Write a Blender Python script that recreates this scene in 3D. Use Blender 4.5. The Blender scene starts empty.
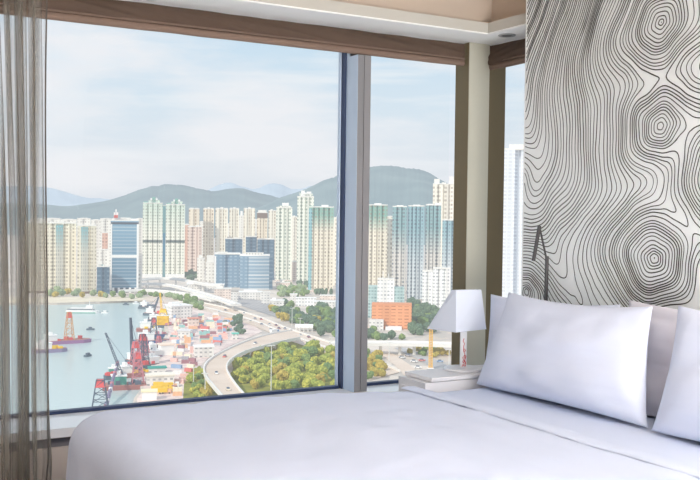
import bpy, bmesh, math, random
import numpy as np
from mathutils import Vector, Matrix, noise
random.seed(7)
C = bpy.context.scene.collection
FPX = 950.0

# ------------------------------------------------------------------ camera
CAM = Vector((0, 0, 1.31))
yaw = math.radians(30.2); pitch = math.atan(23 / FPX); roll = math.radians(0.72)
F0 = Vector((math.sin(yaw), math.cos(yaw), 0)); R0 = Vector((math.cos(yaw), -math.sin(yaw), 0)); Z = Vector((0, 0, 1))
FW = (F0 * math.cos(pitch) - Z * math.sin(pitch)).normalized()
U0 = (Z * math.cos(pitch) + F0 * math.sin(pitch)).normalized()
RT = R0 * math.cos(roll) + U0 * math.sin(roll)
UP = U0 * math.cos(roll) - R0 * math.sin(roll)
cd = bpy.data.cameras.new('camera'); cam = bpy.data.objects.new('camera', cd); C.objects.link(cam)
M = Matrix((RT, UP, -FW)).transposed().to_4x4(); M.translation = CAM
cam.matrix_world = M
cd.sensor_width = 36; cd.lens = 36 * FPX / 700; cd.clip_start = 0.05; cd.clip_end = 40000
bpy.context.scene.camera = cam

def ray(px, py): return FW + RT * ((px - 350) / FPX) + UP * ((240 - py) / FPX)
def at(px, py, depth): return CAM + ray(px, py) * depth
def G(px, py, z):                      # the point of the level plane z seen there
    d = ray(px, py); return CAM + d * ((z - CAM.z) / d.z)
def onx(px, py, x):
    d = ray(px, py); return CAM + d * (x / d.x)
def ony(px, py, y):
    d = ray(px, py); return CAM + d * (y / d.y)
LAND, SEA = -118.0, -120.5

# ------------------------------------------------------------------ materials
def lin(c):
    return tuple(((v / 255) / 12.92 if v / 255 <= 0.04045 else ((v / 255 + 0.055) / 1.055) ** 2.4) for v in c)
def rgba(c): return lin(c) + (1,)
def newmat(name):
    m = bpy.data.materials.new(name); m.use_nodes = True
    nt = m.node_tree; return m, nt, nt.nodes['Principled BSDF']
def plain(name, col, rough=0.6, var=0.06, scale=8.0, bump=0.0, bscale=60, metal=0.0, spec=0.3):
    m, nt, b = newmat(name)
    tc = nt.nodes.new('ShaderNodeTexCoord'); n = nt.nodes.new('ShaderNodeTexNoise'); n.inputs['Scale'].default_value = scale
    n.inputs['Detail'].default_value = 4
    nt.links.new(tc.outputs['Object'], n.inputs['Vector'])
    mx = nt.nodes.new('ShaderNodeMix'); mx.data_type = 'RGBA'
    c = lin(col)
    mx.inputs['A'].default_value = tuple(v * (1 - var) for v in c) + (1,)
    mx.inputs['B'].default_value = tuple(min(1, v * (1 + var)) for v in c) + (1,)
    nt.links.new(n.outputs['Fac'], mx.inputs['Factor']); nt.links.new(mx.outputs['Result'], b.inputs['Base Color'])
    b.inputs['Roughness'].default_value = rough; b.inputs['Metallic'].default_value = metal
    b.inputs['Specular IOR Level'].default_value = spec
    if bump:
        n2 = nt.nodes.new('ShaderNodeTexNoise'); n2.inputs['Scale'].default_value = bscale; n2.inputs['Detail'].default_value = 3
        nt.links.new(tc.outputs['Object'], n2.inputs['Vector'])
        bp = nt.nodes.new('ShaderNodeBump'); bp.inputs['Strength'].default_value = bump; bp.inputs['Distance'].default_value = 0.01
        nt.links.new(n2.outputs['Fac'], bp.inputs['Height']); nt.links.new(bp.outputs['Normal'], b.inputs['Normal'])
    return m
def math_node(nt, op, a, b=None):
    n = nt.nodes.new('ShaderNodeMath'); n.operation = op
    for i, v in enumerate((a, b)):
        if v is None: continue
        if isinstance(v, (int, float)): n.inputs[i].default_value = v
        else: nt.links.new(v, n.inputs[i])
    return n.outputs[0]
def mixc(nt, fac, a, b):
    n = nt.nodes.new('ShaderNodeMix'); n.data_type = 'RGBA'
    for k, v in (('Factor', fac), ('A', a), ('B', b)):
        if isinstance(v, (int, float)): n.inputs[k].default_value = v
        elif isinstance(v, tuple): n.inputs[k].default_value = v
        else: nt.links.new(v, n.inputs[k])
    return n.outputs['Result']
def facade(name, wall, win, bay=5.0, fh=4.5, wu=0.55, wv=0.55, top=None, top0=0, top1=1, topf=0.7, rough=0.7, band=None):
    """windows in a grid on UVs given in metres; an optional glazing tint towards the top"""
    m, nt, b = newmat(name)
    uv = nt.nodes.new('ShaderNodeUVMap'); sp = nt.nodes.new('ShaderNodeSeparateXYZ'); nt.links.new(uv.outputs[0], sp.inputs[0])
    u = math_node(nt, 'DIVIDE', sp.outputs[0], bay); v = math_node(nt, 'DIVIDE', sp.outputs[1], fh)
    mu = math_node(nt, 'LESS_THAN', math_node(nt, 'FRACT', u), wu)
    mv = math_node(nt, 'LESS_THAN', math_node(nt, 'FRACT', v), wv)
    mask = math_node(nt, 'MULTIPLY', mu, mv)
    cx = nt.nodes.new('ShaderNodeCombineXYZ')
    nt.links.new(math_node(nt, 'FLOOR', u), cx.inputs[0]); nt.links.new(math_node(nt, 'FLOOR', v), cx.inputs[1])
    wn = nt.nodes.new('ShaderNodeTexWhiteNoise'); wn.noise_dimensions = '2D'; nt.links.new(cx.outputs[0], wn.inputs['Vector'])
    strength = math_node(nt, 'MULTIPLY', mask, math_node(nt, 'ADD', math_node(nt, 'MULTIPLY', wn.outputs['Value'], 0.6), 0.4))
    wn1 = nt.nodes.new('ShaderNodeTexWhiteNoise'); wn1.noise_dimensions = '1D'
    nt.links.new(math_node(nt, 'FLOOR', math_node(nt, 'DIVIDE', sp.outputs[0], bay * 1.5)), wn1.inputs['W'])
    w = lin(wall)
    wc = mixc(nt, wn1.outputs['Value'], tuple(x * 0.86 for x in w) + (1,), tuple(min(1, x * 1.08) for x in w) + (1,))
    if top:
        mr = nt.nodes.new('ShaderNodeMapRange'); mr.inputs['From Min'].default_value = top0; mr.inputs['From Max'].default_value = top1
        mr.inputs['To Max'].default_value = topf; nt.links.new(sp.outputs[1], mr.inputs['Value'])
        wc = mixc(nt, mr.outputs[0], wc, rgba(top))
    col = mixc(nt, strength, wc, tuple(x * 0.78 for x in lin(win)) + (1,))
    if band:
        bm_ = math_node(nt, 'MULTIPLY', math_node(nt, 'GREATER_THAN', sp.outputs[1], band[0]), math_node(nt, 'LESS_THAN', sp.outputs[1], band[1]))
        col = mixc(nt, bm_, col, rgba(band[2]))
    nt.links.new(col, b.inputs['Base Color']); b.inputs['Roughness'].default_value = rough; b.inputs['Specular IOR Level'].default_value = 0.25
    return m

# ------------------------------------------------------------------ mesh builder
class MB:
    def __init__(s): s.v = []; s.f = []; s.uv = []; s.mi = []; s.m = 0
    def quad(s, pts, uv=None):
        k = len(s.v); s.v += [tuple(p) for p in pts]; s.f.append(tuple(range(k, k + len(pts))))
        s.uv.append(uv or [(p[0] + p[1], p[2]) for p in pts]); s.mi.append(s.m)
    def prism(s, poly, z0, z1, taper=1.0):
        n = len(poly); cx = sum(p[0] for p in poly) / n; cy = sum(p[1] for p in poly) / n
        tp = [(cx + (p[0] - cx) * taper, cy + (p[1] - cy) * taper) for p in poly]
        per = 0
        for i in range(n):
            a, b = poly[i], poly[(i + 1) % n]; ta, tb = tp[i], tp[(i + 1) % n]; L = math.hypot(b[0] - a[0], b[1] - a[1])
            s.quad([(a[0], a[1], z0), (b[0], b[1], z0), (tb[0], tb[1], z1), (ta[0], ta[1], z1)],
                   [(per, z0), (per + L, z0), (per + L, z1), (per, z1)]); per += L
        s.quad([(p[0], p[1], z1) for p in tp], [(-0.01, -0.01)] * n)
        s.quad([(p[0], p[1], z0) for p in reversed(poly)], [(-0.01, -0.01)] * n)
    def box(s, x0, x1, y0, y1, z0, z1, taper=1.0):
        s.prism([(x0, y0), (x1, y0), (x1, y1), (x0, y1)], z0, z1, taper)
    def tube(s, a, b, r, r2=None, n=6):
        a = Vector(a); b = Vector(b); r2 = r if r2 is None else r2
        d = (b - a).normalized(); q = d.orthogonal().normalized(); w = d.cross(q)
        ra = [a + (q * math.cos(2 * math.pi * i / n) + w * math.sin(2 * math.pi * i / n)) * r for i in range(n)]
        rb = [b + (q * math.cos(2 * math.pi * i / n) + w * math.sin(2 * math.pi * i / n)) * r2 for i in range(n)]
        for i in range(n):
            j = (i + 1) % n; s.quad([ra[i], ra[j], rb[j], rb[i]])
        s.quad(list(reversed(ra))); s.quad(rb)
    def path(s, pts, r, n=6):
        for i in range(len(pts) - 1): s.tube(pts[i], pts[i + 1], r, n=n)
    def grid(s, fn, nu, nv):
        P = [[tuple(fn(i / nu, j / nv)) for j in range(nv + 1)] for i in range(nu + 1)]
        base = len(s.v)
        for row in P: s.v += row
        for i in range(nu):
            for j in range(nv):
                a = base + i * (nv + 1) + j
                s.f.append((a, a + nv + 1, a + nv + 2, a + 1)); s.uv.append([(i / nu, j / nv), ((i + 1) / nu, j / nv), ((i + 1) / nu, (j + 1) / nv), (i / nu, (j + 1) / nv)]); s.mi.append(s.m)
    def mesh(s, name, mats, smooth=False, weld=0.0, fixn=False):
        me = bpy.data.meshes.new(name); me.from_pydata(s.v, [], s.f)
        ul = me.uv_layers.new(name='UVMap'); k = 0
        flat = [c for u in s.uv for p in u for c in p]
        ul.data.foreach_set('uv', flat)
        for m in (mats if isinstance(mats, (list, tuple)) else [mats]): me.materials.append(m)
        me.polygons.foreach_set('material_index', s.mi)
        if weld or fixn:
            bm = bmesh.new(); bm.from_mesh(me)
            if weld: bmesh.ops.remove_doubles(bm, verts=bm.verts, dist=weld)
            bmesh.ops.recalc_face_normals(bm, faces=bm.faces); bm.to_mesh(me); bm.free()
        if smooth: me.polygons.foreach_set('use_smooth', [True] * len(me.polygons))
        me.update(); return me
    def build(s, name, mats, parent=None, **k):
        o = bpy.data.objects.new(name, s.mesh(name, mats, **k)); C.objects.link(o)
        if parent: o.parent = parent
        return o
def tag(o, label, cat, group=None, kind=None):
    if label: o['label'] = label
    if cat: o['category'] = cat
    if group: o['group'] = group
    if kind: o['kind'] = kind
    return o
def thing(name, label, cat, loc=(0, 0, 0), rz=0.0, group=None):
    o = bpy.data.objects.new(name, None); C.objects.link(o); o.location = loc; o.rotation_euler = (0, 0, rz)
    o.empty_display_size = 0.1
    return tag(o, label, cat, group)
def struct(o): o['kind'] = 'structure'; return o
def copy_tree(o, parent=None):
    c = o.copy(); C.objects.link(c)
    if parent: c.parent = parent
    for ch in o.children: copy_tree(ch, c)
    return c
def bevel(o, w=0.01, seg=3):
    b = o.modifiers.new('bevel', 'BEVEL'); b.width = w; b.segments = seg; b.limit_method = 'ANGLE'
    return o

# ================================================================== ROOM
GY = 3.9          # glass of the long window
GX = 3.085        # glass of the side window
SILL = 0.51
SOF = 2.17
m_wall = plain('warm_grey_wall', (214, 202, 192), 0.8, 0.02)
m_ceil = plain('ceiling_paint', (205, 190, 175), 0.85, 0.02)
m_beige = plain('beige_bulkhead_paint', (198, 183, 168), 0.85, 0.02)
m_white = plain('white_paint', (250, 250, 247), 0.6, 0.01)
m_fascia = plain('fascia_shade_grey', (196, 193, 184), 0.7, 0.01)  # greyer than the underside: the fascia's shade is put into its colour
m_sillw = plain('sill_lacquer', (254, 254, 255), 0.12, 0.01, spec=1.0)
m_band = plain('grey_band', (128, 124, 128), 0.6, 0.03)
m_floor = plain('carpet_taupe', (120, 108, 98), 0.95, 0.15, 30, 0.4, 200)
m_gask = plain('dark_blue_gasket', (52, 66, 98), 0.4, 0.03)
m_mull = plain('grey_anodised_mullion', (140, 139, 141), 0.38, 0.03, metal=0.15)
m_mulls = plain('pale_blue_reveal', (196, 212, 230), 0.35, 0.02)
m_dark = plain('dark_joint', (50, 50, 54), 0.6, 0.02)
m_post = plain('pale_stone_grey_post', (200, 198, 182), 0.6, 0.02, 60)
m_jamb = plain('olive_brown_jamb', (118, 106, 80), 0.6, 0.03)
m_fab = plain('taupe_blind_fabric', (96, 79, 68), 0.9, 0.08, 14, 0.25, 400)
m_hem = plain('blind_hem', (132, 111, 98), 0.9, 0.03)

b = MB(); b.box(-2.2, 3.2, -3.2, 4.0, -0.1, 0.0); struct(b.build('floor', m_floor))
b = MB(); b.box(-2.2, 3.2, -3.2, 4.0, 2.75, 2.85); struct(b.build('ceiling', m_ceil))
b = MB(); b.box(-2.2, 3.2, -3.3, -3.2, 0, 2.75); struct(b.build('wall_back', m_wall))
b = MB(); b.box(-2.3, -2.2, -3.2, 4.0, 0, 2.75); struct(b.build('wall_left', m_wall))
b = MB(); b.box(2.803, 3.2, -3.2, 3.2, 0, 2.75); struct(b.build('wall_right', m_wall))
# below the long window
b = MB(); b.box(-2.2, 3.2, 3.64, 4.0, 0, 0.425); struct(b.build('wall_window', m_wall))
b = MB(); b.box(-2.2, 3.2, 3.65, 4.0, 0.425, 0.468); struct(b.build('trim_1', m_band))
b = MB(); b.box(-2.2, 3.2, 3.61, 3.87, 0.468, 0.502); o = struct(b.build('trim_2', m_sillw)); bevel(o, 0.008)
# side window parapet
b = MB(); b.box(3.0, 3.2, 3.2, 3.65, 0, 0.5); struct(b.build('wall_side', m_wall))
# upper bulkheads, soffit ledge
b = MB(); b.box(-2.2, 3.2, 3.60, 4.0, 2.218, 2.75); b.box(2.86, 3.2, 3.2, 3.6, 2.218, 2.75); struct(b.build('wall_bulkhead', m_beige))
b = MB(); b.prism([(-2.2, 3.53), (2.785, 3.53), (2.785, 3.2), (3.2, 3.2), (3.2, 4.0), (-2.2, 4.0)], SOF + 0.006, 2.222); struct(b.build('trim_3', m_fascia))
b = MB(); b.prism([(-2.2, 3.532), (2.787, 3.532), (2.787, 3.2), (3.2, 3.2), (3.2, 4.0), (-2.2, 4.0)], SOF, SOF + 0.006); struct(b.build('trim_4', m_white))
# downlight let into the ledge
dp = G(507, 35, SOF)
t = thing('recessed_downlight', 'small round recessed downlight in the white ledge above the window corner', 'light', (dp.x, dp.y, SOF))
b = MB()
def ring(r0, r1, z0, z1, n=32):
    for i in range(n):
        a0, a1 = 2 * math.pi * i / n, 2 * math.pi * (i + 1) / n
        b.quad([(r0 * math.cos(a0), r0 * math.sin(a0), z0), (r0 * math.cos(a1), r0 * math.sin(a1), z0), (r1 * math.cos(a1), r1 * math.sin(a1), z1), (r1 * math.cos(a0), r1 * math.sin(a0), z1)])
ring(0.026, 0.040, -0.004, -0.004); ring(0.040, 0.041, -0.004, 0.0)
b.build('trim_ring', plain('downlight_ring', (170, 172, 172), 0.4), t)
b = MB(); b.tube((0, 0, -0.003), (0, 0, 0.0), 0.027, n=24); b.build('lens', plain('downlight_lens', (110, 112, 112), 0.3), t)

# windows
def glass_mat(name, tint, refl):
    m, nt, p = newmat(name)
    nt.nodes.remove(p); out = nt.nodes['Material Output']
    tr = nt.nodes.new('ShaderNodeBsdfTransparent'); tr.inputs[0].default_value = tint
    gl = nt.nodes.new('ShaderNodeBsdfGlossy'); gl.inputs['Roughness'].default_value = 0.0
    fr = nt.nodes.new('ShaderNodeLayerWeight'); fr.inputs['Blend'].default_value = 0.08
    f2 = math_node(nt, 'MULTIPLY', fr.outputs['Fresnel'], refl)
    mx = nt.nodes.new('ShaderNodeMixShader'); nt.links.new(f2, mx.inputs[0]); nt.links.new(tr.outputs[0], mx.inputs[1]); nt.links.new(gl.outputs[0], mx.inputs[2])
    nt.links.new(mx.outputs[0], out.inputs['Surface']); return m
m_glass = glass_mat('window_glass', (0.985, 0.992, 0.99, 1), 0.5)
MX0, MX1, MY = 2.212, 2.284, 3.752
def window_long(name, x0, x1):
    w = thing(name, None, None, (0, 0, 0)); w['kind'] = 'structure'
    b = MB(); b.box(x0, x1, GY, GY + 0.008, SILL, 2.3); b.build('pane', m_glass, w)
    b = MB(); b.box(x0, x1, GY - 0.025, GY + 0.008, SILL - 0.03, SILL + 0.004); b.box(x0, x1, GY - 0.02, GY + 0.03, 2.24, 2.3)
    b.build('window_frame', m_gask, w)
    return w
window_long('window_1', -2.2, MX0 - 0.008)
window_long('window_2', MX1 + 0.005, 2.84)
w3 = thing('window_3', None, None); w3['kind'] = 'structure'
b = MB(); b.box(GX, GX + 0.008, 3.2, GY - 0.06, 0.5, 2.3); b.build('pane', m_glass, w3)
b = MB(); b.box(GX - 0.02, GX + 0.05, 3.2, 3.76, 0.47, 0.51); b.build('window_frame', m_mulls, w3)
# mullion
mu = thing('trim_5', None, None); mu['kind'] = 'structure'
MT, MB_ = 2.053, 3.828
def two(b, x0, x1, yf, yb):
    b.box(x0, x1, yf, MB_, 0.503, MT); b.box(x0, x1, MB_, yb, 0.503, SOF)
b = MB(); two(b, MX0 + 0.004, MX0 + 0.035, MY, GY + 0.01); two(b, MX0 + 0.038, MX1, MY, GY + 0.01); b.build('mullion', m_mull, mu)
b = MB(); b.box(MX0 + 0.03, MX1 - 0.03, MY + 0.008, MB_, 0.503, MT - 0.002); b.build('joint', m_dark, mu)
b = MB(); two(b, MX0 + 0.002, MX0 + 0.008, MY + 0.002, GY - 0.045); b.build('reveal', m_mulls, mu)  # sky reflection on the mullion side, painted as a pale blue skin
b = MB(); b.box(MX0 - 0.004, MX0 + 0.008, GY - 0.045, GY + 0.006, 0.503, SOF); b.build('gasket', m_gask, mu)
b = MB(); b.box(MX0 - 0.013, MX0 - 0.006, GY - 0.012, GY + 0.006, 0.503, SOF); b.build('glazing_bead', m_mulls, mu)
# corner post
po = thing('trim_6', None, None); po['kind'] = 'structure'
PX0, PX1, PY = 2.838, 2.966, 3.742
b = MB(); b.box(PX0 + 0.002, PX1 - 0.002, PY - 0.002, PY + 0.02, 0.503, SOF); b.build('post_face', m_post, po)
b = MB(); b.box(PX0, PX1, PY + 0.002, GY - 0.05, 0.3, SOF); b.build('post_side', m_jamb, po)
b = MB(); b.box(PX1, GX - 0.004, PY + 0.016, GY - 0.05, 0.3, SOF); b.build('side_jamb', m_jamb, po)

# roman blinds: gathered cloth above a stitched hem
def blind(p0, p1, nrm, zb, label, seed):
    p0 = Vector(p0); p1 = Vector(p1); n = Vector(nrm); L = (p1 - p0).length
    t = thing('roman_blind', label, 'blind', (p0.x, p0.y, zb))
    b = MB(); nu = int(L * 60)
    def fn(u, v):
        z = zb + 0.022 + (SOF - 0.002 - zb - 0.022) * v
        q = p0 + (p1 - p0) * u; s = u * L
        k = noise.noise((s * 2.6 + v * 1.6, v * 1.2, seed)) * 0.020 + noise.noise((s * 8 + v * 5, v * 2, seed + 5)) * 0.011
        q = q + n * (0.018 + k + 0.012 * math.sin(v * math.pi)); return (q.x - p0.x, q.y - p0.y, z - zb)
    b.grid(fn, nu, 12); b.build('blind_cloth', m_fab, t, smooth=True)
    b = MB()
    def fn2(u, v):
        a = v * 2 * math.pi; q = (p1 - p0) * u + n * (0.018 + 0.012 * math.cos(a))
        return (q.x, q.y, 0.016 + 0.016 * math.sin(a) + 0.0015 * noise.noise((u * L * 6, 0, seed)))
    b.grid(fn2, nu, 10); b.build('hem', m_hem, t, smooth=True)
    b = MB()
    def fn3(u, v):
        a = v * 2 * math.pi; q = (p1 - p0) * u + n * (0.028 + 0.006 * math.cos(a)); return (q.x, q.y, 0.036 + 0.005 * math.sin(a))
    b.grid(fn3, nu, 6); b.build('hem_bar', m_hem, t, smooth=True)
blind((-2.1, 3.80, 0), (PX0 - 0.004, 3.80, 0), (0, -1, 0), 2.058, 'long taupe roman blind drawn up above the big harbour window', 1.0)
blind((2.99, 3.21, 0), (2.99, PY + 0.012, 0), (-1, 0, 0), 2.046, 'short taupe roman blind above the narrow side window by the headboard', 9.0)

# ------------------------------------------------------------------ headboard panel with line drawing
HX = 2.76
pl = onx(523.6, 150, HX)
PYL = pl.y
panel = thing('headboard_panel', 'tall white wall panel covered in black wood-grain line drawing behind the bed', 'wall panel', (HX, 1.2, 0.0))
b = MB(); b.box(HX, HX + 0.04, 0.9, PYL, 0.0, 2.745)
m_panel = plain('panel_white', (248, 251, 249), 0.5, 0.01)
b.v = [(v[0] - HX, v[1] - 1.2, v[2]) for v in b.v]; b.build('panel_board', m_panel, panel)
knots = []
for (kx, ky, off, az) in [(662, 22, 0, 1.1), (661, 126, 0.03, 1.15), (655, 258, -0.02, 1.2), (722, 176, -0.05, 1.0), (527, 291, 0.34, .9), (519, 182, 0.60, .5), (760, 330, 0.0, .8), (690, 395, 0.03, .8), (700, -75, 0.0, .8), (575, 420, 0.10, .8)]:
    q = onx(kx, ky, HX); knots.append((q.y, q.z, off, az))
ny, nz = 640, 500
ys = np.linspace(0.92, PYL - 0.012, ny); zs = np.linspace(0.62, 2.55, nz)
YY, ZZ = np.meshgrid(ys, zs, indexing='ij')
W1 = np.zeros_like(YY); W2 = np.zeros_like(YY); W3 = np.zeros_like(YY)
for i in range(0, ny):
    for j in range(0, nz, 1):
        if i % 3 == 0 and j % 3 == 0:
            W1[i, j] = noise.noise((ys[i] * 2.3, zs[j] * 1.5, 3.1)); W2[i, j] = noise.noise((ys[i] * 9, zs[j] * 5, 7.7)); W3[i, j] = noise.noise((ys[i] * 22, zs[j] * 14, 1.7))
def spread(W):
    i = (np.arange(ny) // 3) * 3; j = (np.arange(nz) // 3) * 3
    i2 = np.minimum(i + 3, (ny - 1) // 3 * 3); j2 = np.minimum(j + 3, (nz - 1) // 3 * 3)
    fi = ((np.arange(ny) - i) / 3)[:, None]; fj = ((np.arange(nz) - j) / 3)[None, :]
    return W[np.ix_(i, j)] * (1 - fi) * (1 - fj) + W[np.ix_(i2, j)] * fi * (1 - fj) + W[np.ix_(i, j2)] * (1 - fi) * fj + W[np.ix_(i2, j2)] * fi * fj
W1, W2, W3 = spread(W1), spread(W2), spread(W3)
K = 0.05
acc = np.zeros_like(YY)
for k, (ky, kz, off, az) in enumerate(knots):
    dy = YY - ky; dz = (ZZ - kz) * az
    ang = np.arctan2(dz, dy)
    d = np.sqrt(dy * dy + dz * dz) * (1 + 0.06 * np.sin(2 * ang + k) + 0.04 * np.sin(5 * ang + 2 * k)) + off
    acc += np.exp(-d / K)
fld = -K * np.log(acc) + W1 * 0.035 + W2 * 0.016 + W3 * 0.003
# farther from the knots the grain packs closer
wl = np.clip((YY - 2.62) / 0.5, 0, 1); fld = fld - 0.10 * np.maximum(0, fld - 0.16) + 0.22 * (ZZ - 1.75) * wl * wl * (3 - 2 * wl)
lines = MB(); SP = 0.0195
_r = random.Random(3); lv = -0.2 + np.cumsum([_r.choice([0.0095, 0.011, 0.0125, 0.014, 0.017]) for _ in range(140)]); OFF = -0.0022
for lev in lv:
    S = fld - lev
    sg = S > 0
    cells = np.argwhere((sg[:-1, :-1] != sg[1:, :-1]) | (sg[:-1, :-1] != sg[:-1, 1:]) | (sg[:-1, :-1] != sg[1:, 1:]))
    for i, j in cells:
        c = [(i, j), (i + 1, j), (i + 1, j + 1), (i, j + 1)]; pts = []
        for a in range(4):
            p, q = c[a], c[(a + 1) % 4]; s0, s1 = S[p], S[q]
            if (s0 > 0) != (s1 > 0):
                f = s0 / (s0 - s1); pts.append((ys[p[0]] + (ys[q[0]] - ys[p[0]]) * f, zs[p[1]] + (zs[q[1]] - zs[p[1]]) * f))
        for a in range(0, len(pts) - 1, 2):
            (y0, z0), (y1, z1) = pts[a], pts[a + 1]; dy, dz = y1 - y0, z1 - z0; L = math.hypot(dy, dz)
            if L < 1e-6: continue
            w = 0.0019 + 0.0007 * noise.noise((y0 * 3, z0 * 3, lev * 50)); ex = 0.0006 / L
            oy, oz = -dz / L * w, dy / L * w; y0 -= dy * ex; y1 += dy * ex; z0 -= dz * ex; z1 += dz * ex
            lines.quad([(OFF, y0 + oy - 1.2, z0 + oz), (OFF, y0 - oy - 1.2, z0 - oz), (OFF, y1 - oy - 1.2, z1 - oz), (OFF, y1 + oy - 1.2, z1 + oz)])
m_line = plain('ink_line', (66, 66, 60), 0.7, 0.1)
lo = lines.build('line_drawing', m_line, panel)

# reading lamp
m_bronze = plain('dark_bronze_metal', (78, 76, 76), 0.35, 0.05, metal=0.5)
e0 = onx(545.5, 304, HX - 0.035); e1 = onx(547.0, 256, HX - 0.035); e2 = onx(539.5, 227, HX - 0.075); e3 = onx(533.5, 261, HX - 0.10)
rl = thing('reading_lamp', 'slim dark bronze folding reading lamp standing in front of the patterned panel', 'lamp', (e0.x, e0.y, 0.86))
def bar(name, a, c, wy, wx, parent, org):
    a = Vector(a) - org; c = Vector(c) - org; d = (c - a).normalized(); s = Vector((0.25, 1, 0)).normalized(); s = (s - d * s.dot(d)).normalized(); n = d.cross(s)
    b = MB(); A = [a + s * wy * i + n * wx * j for i, j in ((-1, -1), (1, -1), (1, 1), (-1, 1))]; B = [c + s * wy * i + n * wx * j for i, j in ((-1, -1), (1, -1), (1, 1), (-1, 1))]
    for i in range(4): b.quad([A[i], A[(i + 1) % 4], B[(i + 1) % 4], B[i]])
    b.quad(A[::-1]); b.quad(B); o = b.build(name, m_bronze, parent, fixn=True, weld=1e-5); bevel(o, 0.003, 2); return o
org = Vector((e0.x, e0.y, 0.86))
bar('stem', Vector((e0.x, e0.y, 0.80)), e1, 0.0085, 0.006, rl, org)
bar('arm', e1 + Vector((0, 0.003, -0.012)), e2, 0.0042, 0.004, rl, org)
bar('lamp_head', e2 + Vector((0, 0, 0.006)), e3, 0.008, 0.006, rl, org)
b = MB(); q = Vector((e0.x, e0.y, 0.86)) - org; b.tube(q, q + Vector((0.0325, 0, 0)), 0.012, n=12); b.build('wall_bracket', m_bronze, rl)

# ------------------------------------------------------------------ bed
BX0, BX1, BY0, BY1, BZ = 0.77, 2.735, 1.30, 3.225, 0.62
m_linen = plain('white_bed_linen', (224, 231, 248), 0.85, 0.015, 3, 0.12, 18, spec=0.15)
m_linen2 = plain('white_mattress_sheet', (224, 231, 248), 0.85, 0.015, 3, 0.10, 20, spec=0.15)
m_pilf = plain('white_pillowcase', (228, 233, 248), 0.85, 0.012, 4, 0.15, 22, spec=0.15)
m_pilb = plain('blush_white_pillowcase', (230, 226, 232), 0.85, 0.012, 4, 0.1, 22, spec=0.15)
m_basewood = plain('bed_base_cloth', (92, 84, 80), 0.9, 0.05, 40)
bed = thing('bed', 'wide white made-up double bed below the line-drawn panel', 'bed', ((BX0 + BX1) / 2, (BY0 + BY1) / 2, 0))
cx, cy = (BX0 + BX1) / 2, (BY0 + BY1) / 2
b = MB(); b.box(BX0 + 0.10 - cx, BX1 - cx, BY0 + 0.08 - cy, BY1 - 0.06 - cy, 0.02, 0.30); b.build('bed_base', m_basewood, bed)
b = MB()
b.box(BX0 + 0.08 - cx, BX1 - cx, BY0 + 0.05 - cy, BY1 - 0.025 - cy, 0.305, BZ - 0.022)
o = b.build('mattress', m_linen2, bed, weld=1e-5); bevel(o, 0.05, 5)
for p in o.data.polygons: p.use_smooth = True
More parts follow.
